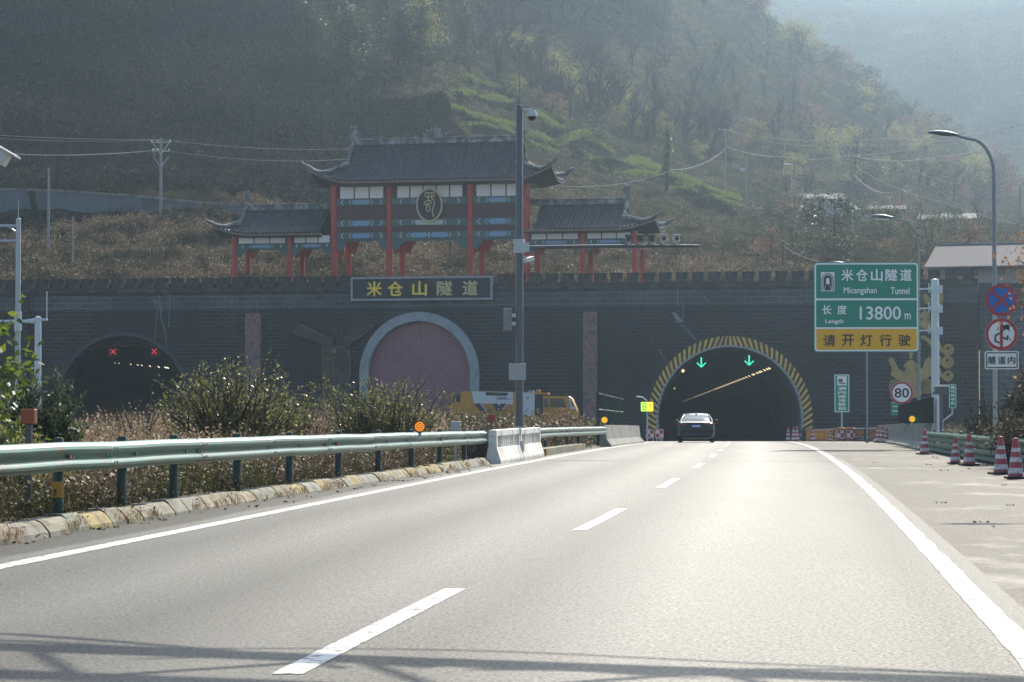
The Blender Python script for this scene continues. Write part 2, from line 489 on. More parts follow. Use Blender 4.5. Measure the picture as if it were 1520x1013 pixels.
# ------------------------------------------------------------------ the hillside
COLS = [  # unseen steep crest ends the left columns, added to shade the slope below
 (-700, [(214,422),(250,330),(252,272),(300,110),(330,-20),(360,-90),(438,-1080),(525,-900)]),
 (0,   [(214,422),(226,400),(249,338),(252,284),(270,250),(300,120),(330,0),(352,-60),(438,-1080),(525,-900)]),
 (300, [(214,422),(230,390),(249,322),(252,302),(275,258),(310,120),(342,0),(365,-60),(438,-1080),(525,-900)]),
 (450, [(214,420),(232,385),(255,320),(280,262),(320,130),(352,0),(375,-55),(438,-1080),(525,-900)]),
 (545, [(214,420),(232,385),(258,310),(285,245),(302,205),(312,172),(330,122),(362,0),(385,-50),(438,-1080),(525,-900)]),
 (650, [(214,420),(232,385),(258,318),(285,245),(300,205),(312,160),(328,114),(378,0),(405,-50),(438,-1080),(525,-900)]),
 (700, [(214,420),(232,388),(262,320),(290,258),(315,195),(338,140),(352,116),(390,0),(425,-60),(438,-1080),(525,-900)]),
 (800, [(214,420),(232,392),(262,335),(290,278),(325,220),(345,184),(362,156),(405,30),(440,-40),(438,-1080),(525,-900)]),
 (900, [(214,420),(232,396),(262,350),(290,302),(325,254),(345,228),(368,195),(415,60),(450,-20),(438,-1080),(525,-900)]),
 (1000,[(214,420),(232,397),(262,362),(290,322),(325,287),(345,270),(372,228),(425,95),(470,0),(500,0)]),
 (1100,[(214,420),(232,398),(262,370),(290,337),(325,307),(345,294),(380,250),(435,130),(485,0),(520,5)]),
 (1200,[(214,420),(232,398),(262,374),(290,345),(325,316),(350,300),(388,258),(440,175),(490,68),(530,78)]),
 (1300,[(214,420),(232,400),(262,378),(290,352),(330,326),(380,290),(430,235),(490,150),(530,162)]),
 (1400,[(214,420),(232,402),(262,382),(290,358),(330,335),(380,312),(430,270),(490,208),(530,220)]),
 (1480,[(214,420),(232,404),(262,386),(290,364),(330,345),(380,330),(430,305),(490,266),(530,275)]),
 (1800,[(214,424),(232,410),(262,396),(290,380),(330,366),(380,356),(430,345),(490,335),(530,338)]),
]
COLS = [(px, [(d if d <= 262 else 262 + (d - 262) * 1.8, y) for d, y in L_]) for px, L_ in COLS]
def size_at(p): return p[1] / (262 + (p[1] - 262) / 1.8) if p[1] > 262 else 1.0
def terrain_y(px, d):
    px = min(max(px, COLS[0][0]), COLS[-1][0] - .01)
    for (pa, A), (pb, B) in zip(COLS, COLS[1:]):
        if pa <= px < pb: break
    t = (px - pa) / (pb - pa)
    ya = np.interp(d, [q[0] for q in A], [q[1] for q in A]); yb = np.interp(d, [q[0] for q in B], [q[1] for q in B])
    return ya + (yb - ya) * t
def terrain_z(x, d):
    px = 760 + F * x / d
    z = CAMZ + (HY - terrain_y(px, d)) / F * d
    k = min(1, max(0, (d - 216) / 12)) * (1 + max(0, d - 262) / 300)
    n = mnoise.noise(Vector((x*.06, d*.06, 1.3))) * 1.6 + mnoise.noise(Vector((x*.17, d*.17, 5))) * .7 + mnoise.noise(Vector((x*.45, d*.45, 9))) * .28
    return z + n * k
def hill(px, py, lo=212.0, hi=736.0):
    """first point of the hillside under a pixel, or None"""
    prev = None
    d = lo
    while d < hi:
        p = at(px, py, d); dz = p.z - terrain_z(p.x, d)
        if dz < 0:
            if prev is None: return Vector((p.x, d, terrain_z(p.x, d)))
            a, b = d - 2.0, d
            for _ in range(14):
                mm = (a + b) / 2; q = at(px, py, mm)
                if q.z - terrain_z(q.x, mm) < 0: b = mm
                else: a = mm
            q = at(px, py, b); return Vector((q.x, b, terrain_z(q.x, b)))
        prev = dz; d += 2.0
    return None
m, nt, b = nodes('hillside_soil')
g = N(nt, 'ShaderNodeNewGeometry'); v = g.outputs['Position']
c = ramp(nt, noise(nt, v, .12, 7, .62), [(.32, (.040, .032, .022)), (.46, (.060, .049, .032)), (.58, (.046, .046, .028)), (.72, (.068, .056, .036))])
c = mixc(nt, ramp(nt, noise(nt, v, 1.1, 5, .7), [(.35, .6), (.65, 0)]), c, (.03, .027, .02))
nt.links.new(c, b.inputs['Base Color']); b.inputs['Roughness'].default_value = 1.0; b.inputs['Specular IOR Level'].default_value = 0.0; bump(nt, b, noise(nt, v, .9, 6, .7), 1.0, .6)
M_HILL = m
P = []
pxs = list(np.linspace(-700, -20, 30)) + list(np.arange(0, 1500, 9.0)) + list(np.linspace(1500, 1800, 20))
for i in range(180):
    t = i / 179; row = []
    for px in pxs:
        d0 = Yw(min(max(px, -200), 1560)) + 1.3
        d = d0 + (736 - d0) * t ** 1.3; x = (px - 760) / F * d
        row.append((x, d, terrain_z(x, d)))
    if i == 0: P.append([(q[0], q[1], q[2] - 5) for q in row])
    P.append(row)
struct(MB().grid(P).build('hillside', M_HILL, smooth=True))

# far hazy mountain
m, nt, b = nodes('forested_mountain')
g = N(nt, 'ShaderNodeNewGeometry'); v = g.outputs['Position']
c = ramp(nt, noise(nt, v, .03, 8, .65), [(.35, (.028, .038, .022)), (.5, (.05, .052, .032)), (.65, (.085, .072, .05))])
nt.links.new(c, b.inputs['Base Color']); b.inputs['Roughness'].default_value = 1.0; bump(nt, b, noise(nt, v, .10, 7, .7), 1.0, 8)
P = []
def mount_z(x, y):
    t = min(1, max(0, (y - 790) / 520)); px = 760 + F * x / y
    side = np.interp(px, [600, 1000, 1300, 1520, 1800, 2400], [0, 0, -14, 0, 30, 50])
    z = 30 + 195 * t ** .9 + side * t
    return z + mnoise.fractal(Vector((x*.006, y*.004, 3)), 1.0, 2.0, 6) * 26 * min(1, t*3) + mnoise.noise(Vector((x*.05, y*.05, 1))) * 4
for i in range(90):
    y = 770 + 6.4 * i; P.append([((px - 760) / F * y, y, mount_z((px - 760) / F * y, y)) for px in np.linspace(500, 2400, 130)])
struct(MB().grid(P).build('mountain', m, smooth=True))

# ------------------------------------------------------------------ haze
HB = MB().box((-460, -240, -9), (700, 1420, 330))
M_HAZE, nt, b = nodes('haze')
nt.nodes.remove(b)
pv = N(nt, 'ShaderNodeVolumePrincipled'); pv.inputs['Color'].default_value = (.57, .79, 1.0, 1); pv.inputs['Density'].default_value = .00044
pv.inputs['Anisotropy'].default_value = .85
nt.links.new(pv.outputs[0], nt.nodes['Material Output'].inputs['Volume'])
hz = stuff(HB.build('haze', M_HAZE)); hz.display_type = 'WIRE'
hz['label'] = 'pale blue haze filling the valley air'
# ------------------------------------------------------------------ tunnel portal wall
def brick_mat(name, base, mortar, bw, bh, var=.25, msize=.012, stain=None):
    m, nt, b = nodes(name); v = coords(nt)
    sp = N(nt, 'ShaderNodeSeparateXYZ'); nt.links.new(v, sp.inputs[0])
    cb = N(nt, 'ShaderNodeCombineXYZ'); nt.links.new(sp.outputs[0], cb.inputs[0]); nt.links.new(sp.outputs[2], cb.inputs[1])
    br = N(nt, 'ShaderNodeTexBrick'); nt.links.new(cb.outputs[0], br.inputs['Vector'])
    br.inputs['Color1'].default_value = rgb([x*(1-var) for x in base]); br.inputs['Color2'].default_value = rgb([x*(1+var) for x in base])
    br.inputs['Mortar'].default_value = rgb(mortar); br.inputs['Scale'].default_value = 1; br.inputs['Mortar Size'].default_value = msize
    br.inputs['Brick Width'].default_value = bw; br.inputs['Row Height'].default_value = bh; br.inputs['Mortar Smooth'].default_value = .3
    worn = ramp(nt, noise(nt, v, .55, 6, .65), [(.46, 0), (.70, .9)])
    c = mixc(nt, worn, br.outputs[0], mixc(nt, .62, br.outputs[0], base))
    if stain is not None:
        dr = noise(nt, coords(nt, scale=(.9, 1, .16)), 1.0, 7, .7)
        c = mixc(nt, ramp(nt, dr, [(.56, 0), (.74, .55)]), c, stain)
    c = mixc(nt, ramp(nt, noise(nt, v, .14, 5), [(.30, .75), (.62, 0)]), c, [x*.45 for x in base])
    c = mixc(nt, ramp(nt, noise(nt, v, .33, 6, .7), [(.50, 0), (.72, .55)]), c, [x*2.1 for x in base])
    nt.links.new(c, b.inputs['Base Color']); b.inputs['Roughness'].default_value = .8
    bump(nt, b, br.outputs['Fac'], -.4, .02)
    return m
M_BRICK = brick_mat('dark_wall_brick', (.022, .0205, .0205), (.12, .117, .115), .70, .30, var=.65, msize=.022, stain=(.085, .087, .088))
M_BAND = brick_mat('bluish_band_brick', (.066, .078, .088), (.19, .21, .225), 1.05, .42, msize=.026, stain=(.14, .155, .165))
M_MERLON = mat('dark_stone_merlon', (.05, .05, .049), .95, var=.3, scale=2, dirt=(.10, .092, .078), dscale=2, spec=.08)
M_DARKSTONE = mat('weathered_coping', (.055, .057, .058), .95, var=.25, scale=2, dirt=(.11, .105, .095), dscale=1.5, spec=.08)

wall = thing('portal_wall', 'long dark brick wall with battlements across the hillside holding all three arches', 'wall', WO, WROT)
def Wp(px, py, off=0): u, z = Wuz(px, py, off); return u, z
uL, uR = Wp(-160, 500)[0], Wp(1452, 500)[0]
ZB = -2.0
ZT = 10.25
# right tunnel opening
RTu, _ = Wp(1083, 560); RTz = Wp(1083, 515)[1] - 5.42; RR = 5.42
# left tunnel opening
LTu, _ = Wp(183, 560); LTz = Wp(183, 498.5)[1] - 5.4; LR = 5.4
# blind arch
BAu = (Wp(535, 560)[0] + Wp(712, 560)[0]) / 2; BRo = (Wp(712, 560)[0] - Wp(535, 560)[0]) / 2
BAz = Wp(623, 463.5)[1] - BRo; BRi = BRo * .852
outer = [(uL, ZB), (uR, ZB), (uR, ZT), (uL, ZT)]
outline('masonry', [outer, arch(RTu, RTz, RR, ZB+.02)[::-1], arch(LTu, LTz, LR, ZB+.02)[::-1], arch(BAu, BAz, BRi + .1, ZB+.02)[::-1]], 1.3, M_BRICK, wall, 0.0)
# upper band of larger blocks, coping ledge
zb0 = Wp(800, 455)[1]; zb1 = Wp(800, 432)[1]
plu0, plu1 = Wp(523, 430)[0], Wp(733, 430)[0]
MB().box((uL, -.05, zb0), (uR, -.003, zb1 - .02)).build('brick_band', M_BAND, wall)
MB().box((uL, -.16, zb1), (uR, 0.9, zb1 + .14)).box((uL, -.34, zb1 + .143), (uR, 0.9, zb1 + .42)).build('coping', M_DARKSTONE, wall)
zc = zb1 + .42
MB().box((uL, -.10, zc + .003), (uR, .30, zc + .12)).build('parapet', M_MERLON, wall)
# merlons
mer = None; k = 0
u = uL
while u < uR - .3:
    inplaque = plu0 - .5 < u < plu1 - .45
    if not inplaque:
        if mer is None:
            mer = MB().box((0, -.12, 0), (.90, .36, .66)).box((-.03, -.15, .663), (.93, .39, .76)).build('merlon', M_MERLON, wall, bevel=.015); o = mer
        else:
            o = mer.copy(); COL.objects.link(o)
        o.location = (u, 0, zc + .123); k += 1
    u += 1.255
    if k > 98: break
# end pier
MB().box((Wp(36, 500)[0], -.55, ZB), (Wp(44, 500)[0], -.002, zb1 - .003)).build('pier', M_BRICK, wall)
# pilasters
M_PIL = mat('pinkish_carved_stone', (.26, .155, .145), .8, var=.3, scale=6, dirt=(.085, .075, .075), dscale=3.5, bmp=.8, bscale=7)
for pa, pb, pt in ((365.5, 388.5, 465), (866.5, 887.5, 463)):
    a, b_ = Wp(pa, 560)[0], Wp(pb, 560)[0]; zt = Wp((pa+pb)/2, pt)[1]; r_ = .22
    outline('pilaster', [[(a, ZB), (b_, ZB)] + arc(b_-r_, zt-r_, r_, 0, math.pi/2, 5) + arc(a+r_, zt-r_, r_, math.pi/2, math.pi, 5)], .35, M_PIL, wall, -.353)
# blind arch
M_RING = mat('pale_grey_arch_stone', (.30, .34, .36), .75, var=.12, scale=3, dirt=(.22, .24, .25), dscale=2)
rs = outline('arch_surround', [arch(BAu, BAz, BRo, ZB) , arch(BAu, BAz, BRi, ZB - .01)[::-1]], .5, M_RING, wall, -.30)
m, nt, b = nodes('faded_plum_door_paint'); v = coords(nt)
c = mixc(nt, noise(nt, v, .8, 6, .6), (.235, .085, .110), (.34, .165, .19))
c = mixc(nt, ramp(nt, noise(nt, coords(nt, scale=(1.2, 1, .25)), 1, 6, .7), [(.5, 0), (.75, .6)]), c, (.19, .115, .135))
c = mixc(nt, ramp(nt, noise(nt, v, 7, 4, .8), [(.42, .35), (.55, 0)]), c, (.12, .06, .075))
nt.links.new(c, b.inputs['Base Color']); b.inputs['Roughness'].default_value = .6
M_PLUM = m
ds = arch(BAu, BAz, BRi, ZB)
for sg in (-1, 1):
    pts = [(BAu + .012*sg, ZB)] + [(BAu + sg*BRi, ZB)] + [(BAu + sg*BRi*math.cos(q), BAz + BRi*math.sin(q)) for q in np.linspace(0, math.pi/2 - .004, 20)]
    lf = outline('door_leaf', [pts if sg > 0 else pts[::-1]], .12, M_PLUM, wall, .32)
    st = MB()
    for iz in range(7):
        for iu in range(6):
            du = .32 + iu * .62; dz = BAz + 2.9 - iz * .85
            if du**2 + max(0, dz - BAz)**2 < (BRi - .3)**2:
                st.lathe([(.075, .0), (.06, -.05), (.0, -.07)], 8, (BAu + sg*du, .318, dz), axis='Y')
    bm = bmesh.new(); bm.from_mesh(lf.data); bm.from_mesh(st.mesh('studs')); bm.to_mesh(lf.data); bm.free()
# hazard ring round the right tunnel
ri, ro = RR + .14, RR + .80
ring = MB(); nseg = 96
a0, a1 = -.22, math.pi + .22
for i in range(nseg):
    qa, qb = a0 + (a1-a0)*i/nseg, a0 + (a1-a0)*(i+1)/nseg
    def sk(q): return q + (.075 if q < math.pi/2 else -.075) * min(1, abs(q - math.pi/2)*6)
    P4 = []
    for q, r_ in ((qa, ri), (qb, ri), (sk(qb), ro), (sk(qa), ro)):
        P4.append((RTu + r_*math.cos(q), RTz + r_*math.sin(q)))
    mi = i % 2
    f = [(p[0], -.14, p[1]) for p in P4]; bk = [(p[0], -.003, p[1]) for p in P4]
    ring.add(f + bk, [(0, 1, 2, 3), (1, 0, 4, 5), (3, 2, 6, 7)], mi)
M_HAZY = mat('faded_hazard_yellow', (.80, .52, .08), .6, var=.2, scale=2, dirt=(.46, .30, .09), dscale=1.2)
M_HAZB = mat('hazard_black', (.035, .03, .027), .6, var=.2)
ring.build('hazard_ring', [M_HAZB, M_HAZY], wall, fixn=False)
tr = MB()
for i in range(60):
    qa, qb = -.31 + (math.pi+.62)*i/60, -.31 + (math.pi+.62)*(i+1)/60 - .008
    P4 = [(RTu + r_*math.cos(q), RTz + r_*math.sin(q)) for q, r_ in ((qa, RR-.02), (qb, RR-.02), (qb, ri-.01), (qa, ri-.01))]
    tr.add([(p[0], -.20, p[1]) for p in P4] + [(p[0], .25, p[1]) for p in P4], [(0,1,2,3), (0,4,5,1), (2,6,7,3)])
tr.build('arch_trim', mat('pale_trim_tile', (.36, .37, .38), .6, var=.2, scale=1.2), wall)
lt = outline('arch_trim', [arch(LTu, LTz, LR + .28, ZB), arch(LTu, LTz, LR - .02, ZB - .01)[::-1]], .2, mat('dark_trim_stone', (.055, .058, .064), .8, var=.2), wall, -.16)

# tunnel linings (dark tubes running into the hill)
M_LINING = mat('sooty_tunnel_lining', (.30, .29, .29), .8, var=.2, scale=.8, dirt=(.20, .195, .19), dscale=.3)
def Lw(u, z): p = WO + WE * u; return Vector((p.x, p.y, z))
RC = Lw(RTu, RTz); RL0 = RC.x - rx(RC.y)
def tube_lining(c0, head, grade, r_, L, name):
    P = []
    for s in [0.15] + list(np.linspace(4, L, 60)):
        row = []
        for q in [-.42] + list(np.linspace(-.1, math.pi + .1, 26)) + [math.pi + .42]:
            o = Vector((r_*math.cos(q), 0, r_*math.sin(q)))
            d = Vector((head, 1, grade)) * s
            # the first rows follow the skewed wall
            sk = -(o.x * WE.y / WE.x) if s < 1 else 0
            row.append(c0 + o + d + Vector((0, -sk if s >= 1 else o.x * WE.y / WE.x, 0)))
        P.append(row)
    P = [r_2 + [r_2[0]] for r_2 in P]
    mb = MB().grid(P)
    mb.add(P[-1], [tuple(range(len(P[-1])))])
    return mb.build(name, M_LINING, wall, world=True, fixn=False)
tube_lining(RC + Vector((0, .4, 0)), .058, 0.0, RR, 1300, 'tunnel_lining')
LC = Lw(LTu, LTz)
tube_lining(LC + Vector((0, .4, 0)), -.168, .019, LR, 480, 'tunnel_lining')
# visible ring seam of the lining deeper in the right tunnel
P = MB(); c = RC + Vector((.058*57, 57, 0)); pts = [c + Vector((5.3*math.cos(q), 0, 5.3*math.sin(q))) for q in np.linspace(-.15, math.pi+.15, 40)]
P.tube(pts, .06, 5); P.build('lining_rib', mat('dim_rib', (.17, .17, .17), .6), wall, world=True)

# tunnel lamps
M_LAMPW = emit('warm_tunnel_lamp', (1.0, .80, .42), .9)
M_LAMPS = emit('dim_tunnel_lamp', (1.0, .88, .62), .9)
M_HOUS = mat('lamp_housing', (.12, .12, .12), .5, .4)
lamp_me = MB().box((-.14, -.5, 0), (.14, .5, .12)).mesh('lamp_housing'); dif_me = MB().box((-.10, -.42, -.04), (.10, .42, -.003)).mesh('lamp_diffuser')
lamp_me.materials.append(M_HOUS); dif_me.materials.append(M_LAMPW)
small_me = dif_me.copy(); small_me.materials[0] = M_LAMPS
def tunnel_lamp(p, rz, label, group, me):
    t = thing('tunnel_lamp', label, 'lamp', p, rz, group)
    h = bpy.data.objects.new('housing', lamp_me); d = bpy.data.objects.new('diffuser', me)
    for q in (h, d): COL.objects.link(q); q.parent = t
    h.rotation_euler = d.rotation_euler = (0, .55, 0)
    return t
s, i = 204.0, 0
while s < 1150:
    p = RC + Vector((.058*(s-RC.y) + 3.28, s - RC.y, 0)); p.z = 4.43
    tunnel_lamp(p, -.058, 'warm lamp in the bright row along the right side of the open tunnel', 'warm lamps along one side of the open tunnel', dif_me if s < 520 else small_me)
    s += (4.2 + 1.6*((i*7) % 3)) if s < 240 else 9 if s < 420 else 18 if s < 700 else 45; i += 1
for s in (203.5, 205.5, 207.5, 209.5, 214, 380, 400):
    p = RC + Vector((.058*(s-RC.y) - 3.4, s - RC.y, 0)); p.z = 4.3
    o = tunnel_lamp(p, -.058, 'warm lamp high on the inner left side of the open tunnel', 'warm lamps on the other side of the open tunnel', dif_me)
for s in (214, 219, 236, 262, 292, 310, 345, 430, 470):
    p = LC + Vector((-.168*(s-LC.y) + 3.75, s - LC.y, 2.85 + .019*(s-LC.y)))
    tunnel_lamp(p, .168, 'small white lamp inside the closed tunnel under the red crosses', 'white lamps inside the closed tunnel', small_me)

# lane signals
def lane_signal(p, kind, label, group):
    t = thing('lane_signal', label, 'lane signal', p, 0, group)
    MB().box((-.42, .0, -.42), (.42, .16, .42)).build('housing', bpy.data.materials['hazard_black'], t)
    MB().tube([(0, .08, .425), (0, .08, 1.3)], .035, 6).build('hanger', M_HOUS, t)
    g = MB()
    if kind == 'x':
        for sg in (-1, 1):
            g.box((-.30, -.02, -.024), (.30, -.003, .024), M=Matrix.Rotation(sg*math.pi/4, 4, 'Y'))
        g.build('red_cross', bpy.data.materials.get('red_signal') or emit('red_signal', (1, .05, .06), .5), t)
    else:
        g.box((-.05, -.02, -.3), (.05, -.003, .38))
        for sg in (-1, 1): g.tube([(0, -.02, -.38), (sg*.34, -.02, -.04)], .055, 4)
        g.build('green_arrow', bpy.data.materials.get('green_signal') or emit('green_signal', (.05, 1.0, .62), .6), t)
lane_signal(at(168, 522.5, 212), 'x', 'red cross signal nearer the pale post and leafy bush side', 'red cross signals in the closed tunnel')
lane_signal(at(229, 522, 211), 'x', 'red cross signal nearer the pink pilaster', 'red cross signals in the closed tunnel')
lane_signal(at(1041, 538, 203), 'v', 'green arrow signal above the dark car lane', 'green arrow signals in the open tunnel')
lane_signal(at(1112, 535, 201), 'v', 'green arrow signal above the empty lane', 'green arrow signals in the open tunnel')

# wing wall at the right end
wing = thing('wing_wall', 'grey block wing wall running from the portal end behind the roadside tree', 'wall', Lw(uR + .01, 0), WROT - R(8))
MB().box((0.01, .3, -2), (12, 1.0, 10.1)).build('masonry', M_BAND, wing)
MB().box((0.02, .1, 10.103), (12, 1.1, 10.5)).build('coping', M_DARKSTONE, wing)

# lime streaks running down the wall
M_LIME = mat('lime_deposit', (.19, .21, .22), .8, var=.25, scale=4)
def streak(pts, w0, w1):
    P = [Wp(x, y) for x, y in pts]; k = len(P); rows = []
    for i, (u, z) in enumerate(P):
        w = w0 + (w1-w0)*i/(k-1) + .03*mnoise.noise(Vector((u*3, z*3, 0)))
        rows.append([(u - w/2, -.054, z), (u + w/2, -.054, z)])
    MB().grid(rows).build('lime_streak', M_LIME, wall)
streak([(236, 432), (237, 450), (233, 470), (231, 490), (230, 508)], .07, .05)
streak([(240, 450), (239, 470), (243, 484), (247, 500), (248, 520)], .10, .04)
streak([(252, 428), (252, 455), (251, 486)], .06, .05)
streak([(230, 446), (234, 452), (238, 450)], .28, .1)
streak([(1006, 428), (1006, 455)], .06, .08)
streak([(1000, 464), (1006, 472), (1010, 479)], .30, .55)
streak([(1010, 481), (1020, 490), (1034, 506)], .12, .07)
streak([(1014, 452), (1014, 478)], .05, .05)
streak([(978, 518), (983, 528), (990, 536)], .06, .05)
streak([(1045, 440), (1050, 447)], .05, .1)

# ------------------------------------------------------------------ name plaque
pl0, pl1 = Wp(523, 447)[0], Wp(733, 447)[0]; pz0, pz1 = Wp(628, 446.5)[1], Wp(628, 411)[1]
plq = thing('name_plaque', 'black name board with five gold characters above the blind arch', 'sign', Lw((pl0+pl1)/2, (pz0+pz1)/2) - WN * .40, WROT)
hw, hh = (pl1-pl0)/2, (pz1-pz0)/2
outline('board', [rrect(-hw+.1, -hh+.1, hw-.1, hh-.1, .02)], .2, mat('black_lacquer', (.010, .011, .012), .6, var=.3, scale=3, dirt=(.02, .02, .02)), plq, 0)
outline('frame', [rrect(-hw, -hh, hw, hh, .02), rrect(-hw+.16, -hh+.16, hw-.16, hh-.16, .02)[::-1]], .4, M_RING, plq, -.08)
M_GOLD = mat('bright_gold_leaf', (.90, .66, .07), .45, .0, var=.15)
M_GOLD2 = mat('worn_gold_leaf', (.58, .47, .24), .5, .0, var=.3, scale=5)
for px, ch, mm in ((558, '米', M_GOLD), (589, '仓', M_GOLD), (625, '山', M_GOLD), (662, '隧', M_GOLD2), (700, '道', M_GOLD2)):
    u = Wp(px, 430)[0] - (pl0+pl1)/2
    text('lettering', ch, 1.3, mm, plq, u, -.04, 0.0, bold=.022, depth=.08, width=1.22 if ch != '山' else 1.16, height=1.14)

# ------------------------------------------------------------------ reliefs on the wall
M_BRONZE = mat('dark_bronze', (.040, .029, .017), .6, .0, var=.5, scale=2, dirt=(.075, .058, .035), dscale=1.5, bmp=.8, bscale=3)
rl = thing('bronze_relief', 'dark bronze relief with two spread wings over a figured pillar', 'wall relief', Lw(Wp(500, 560)[0], 0) - WN * .004, WROT)
u0 = Wp(500, 560)[0]
def rel(pts): return [(Wp(x, y)[0] - u0, Wp(x, y)[1]) for x, y in pts]
outline('wing', [rel([(436, 495), (441, 487), (448, 481), (470, 491), (492, 501), (499, 501), (497, 516), (484, 513), (468, 507), (446, 500)][::-1])], .5, M_BRONZE, rl, -.5)
outline('wing', [rel([(559, 481), (557, 486), (540, 500), (522, 512), (503, 515), (500.5, 501), (512, 501), (530, 494), (548, 484)])], .42, M_BRONZE, rl, -.42)
outline('pillar', [rel([(479, 511), (522, 512), (522, 640), (479, 640)][::-1])], .3, M_BRONZE, rl, -.30)
M_BRONZE2 = mat('lit_edge_bronze', (.15, .125, .085), .45, .4, var=.3, scale=4)  # paler bronze, the lit edges put into the colour
dm = MB()
def rl3(pts, off): return [Vector((Wp(x, y)[0] - u0, off, Wp(x, y)[1])) for x, y in pts]
for L_ in ([(482, 540), (480, 520), (490, 516), (512, 516), (519, 525)], [(481, 533), (497, 533), (497, 560)], [(519, 520), (522, 540), (521, 560)], [(484, 560), (486, 572), (494, 575)], [(505, 560), (511, 568), (504, 575)], [(488, 545), (494, 552), (488, 558)], [(506, 545), (500, 552), (506, 558)]):
    dm.tube(rl3(L_, -.33), .06, 6)
dm.lathe([(.3, 0), (.25, -.12), (.0, -.2)], 12, (rl3([(497, 522)], 0)[0].x, -.30, rl3([(497, 522)], 0)[0].z), axis='Y')
dm.tube(rl3([(437, 494), (448, 483), (470, 493), (492, 503)], -.52), .05, 5)
dm.tube(rl3([(558, 482), (530, 495), (512, 502)], -.44), .05, 5)
dm.build('carving', M_BRONZE2, rl)
for px in (500, 507):
    MB().tube([Vector((Wp(px, 500)[0]-u0, -.2, Wp(px, 500)[1])), Vector((Wp(px, 484)[0]-u0, -.2, Wp(px, 484)[1]))], .03, 5).build('spike', M_BRONZE2, rl)

M_GOLDR = mat('dull_gold_relief', (.46, .33, .11), .6, .1, var=.25, scale=2.5, dirt=(.30, .22, .09), dscale=2, bmp=.2, bscale=6)
u0 = Wp(1355, 560)[0]
gr = thing('gold_relief', 'gold scrollwork relief of a winged figure with spiral discs at the wall end', 'wall relief', Lw(u0, 0) - WN * .055, WROT)
body = [(1319, 535), (1322, 530), (1327, 533), (1334, 548), (1343, 553), (1345, 546), (1340, 545), (1347, 537), (1352, 534), (1358, 537), (1365, 546), (1360, 548), (1361, 553), (1370, 546), (1374, 534), (1381, 529), (1384, 540), (1384, 556), (1377, 562), (1372, 575), (1366, 590), (1338, 592), (1336, 575), (1330, 562), (1323, 558), (1324, 546)]
outline('figure', [rel(body[::-1])], .22, M_GOLDR, gr, -.22)
outline('finial', [rel([(1350, 533), (1351, 529), (1348, 526), (1352, 522), (1357, 526), (1354, 529), (1355, 533)])], .1, M_GOLDR, gr, -.14)
for px, py in ((1331, 574), (1375, 574)):
    c = rel([(px, py)])[0]; d = MB().lathe([(.56, 0), (.56, -.18), (.50, -.22), (0, -.22)], 24, (c[0], 0, c[1]), axis='Y')
    dd = d.build('disc', M_GOLDR, gr)
    t = MB()
    for r_ in (.42, .27, .13): t.tube([(c[0] + r_*math.cos(q), -.23, c[1] + r_*math.sin(q)) for q in np.linspace(0, 2*math.pi, 20)], .035, 5)
    t.build('spiral', mat('dark_gold_groove', (.13, .095, .04), .6) if px < 1350 else bpy.data.materials['dark_gold_groove'], dd)
def scroll(px0, py0, px1, py1, r_px, w):
    """a tendril ending in a curl"""
    P = []
    for i in range(8):
        t = i/7; P.append((px0 + (px1-px0)*t, py0 + (py1 + r_px - py0) * (t**.55)))
    cx, cy = px1, py1
    for i in range(26):
        q = math.pi/2 - i * .33; rr = r_px * (1 - i/30); P.append((cx + rr*math.cos(q), cy + rr*math.sin(q)))
    pts = rl3(P, -.12); return pts, [w * (1 - .35*i/len(P)) for i in range(len(P))]
sg_ = MB()
for a in ((1392, 508, 1407, 519, 8.0, .17), (1393, 530, 1406, 537, 8.6, .19), (1393, 548, 1407, 558, 7.5, .16), (1397, 425, 1391, 440, 8, .17), (1398, 442, 1390, 455, 6, .14)):
    p_, w_ = scroll(*a); sg_.tube(p_, w_, 6)
for L_, w in (([(1368, 500), (1378, 506), (1386, 515)], .16), ([(1370, 476), (1374, 483), (1382, 488)], .45), ([(1368, 466), (1374, 470), (1380, 470)], .4), ([(1372, 438), (1378, 446), (1376, 452)], .2), ([(1372, 446), (1380, 448)], .15)):
    sg_.tube(rl3(L_, -.12), w, 6)
sg_.build('scroll', M_GOLDR, gr, smooth=True)

# ------------------------------------------------------------------ the gateway
GOFF = 6.5
def Gp(px, py, w=0): return Wuz(px, py, GOFF + w)
gu, gz = Gp(637, 410)
gate = thing('archway_gate', 'red columned ceremonial gateway with dark tiled upswept roofs above the wall', 'gateway', WO + WE * gu + WN * GOFF, WROT)
def g(px, py, w=0): u, z = Gp(px, py, w); return u - gu, z
M_TILE = mat('dark_grey_roof_tile', (.045, .047, .050), .7, var=.3, scale=1.5, dirt=(.085, .09, .09), dscale=2.5)
M_RIDGE = mat('lime_streaked_ridge', (.12, .125, .12), .8, var=.5, scale=3, dirt=(.42, .43, .41), dscale=1.6)
M_COL = mat('red_column_lacquer', (.50, .055, .032), .6, var=.2, scale=1.5, dirt=(.30, .04, .028), dscale=2)
M_DRED = mat('dark_red_panel', (.085, .035, .033), .7, var=.2, scale=2)
M_PANELW = mat('white_plaster_panel', (.86, .83, .79), .8, var=.05, scale=2)
M_BEAMG = mat('faded_green_beam', (.07, .12, .115), .7, var=.3, scale=3, dirt=(.10, .15, .16), dscale=5)
M_BLUE = mat('faded_blue_cartouche', (.20, .34, .50), .7, var=.25, scale=6)
M_CHEV = mat('pale_chevron', (.52, .56, .52), .7, var=.2)
M_EAVE = mat('weathered_eave_board', (.20, .15, .11), .8, var=.3)
M_SOFF = mat('dark_soffit_timber', (.055, .032, .028), .8, var=.3)

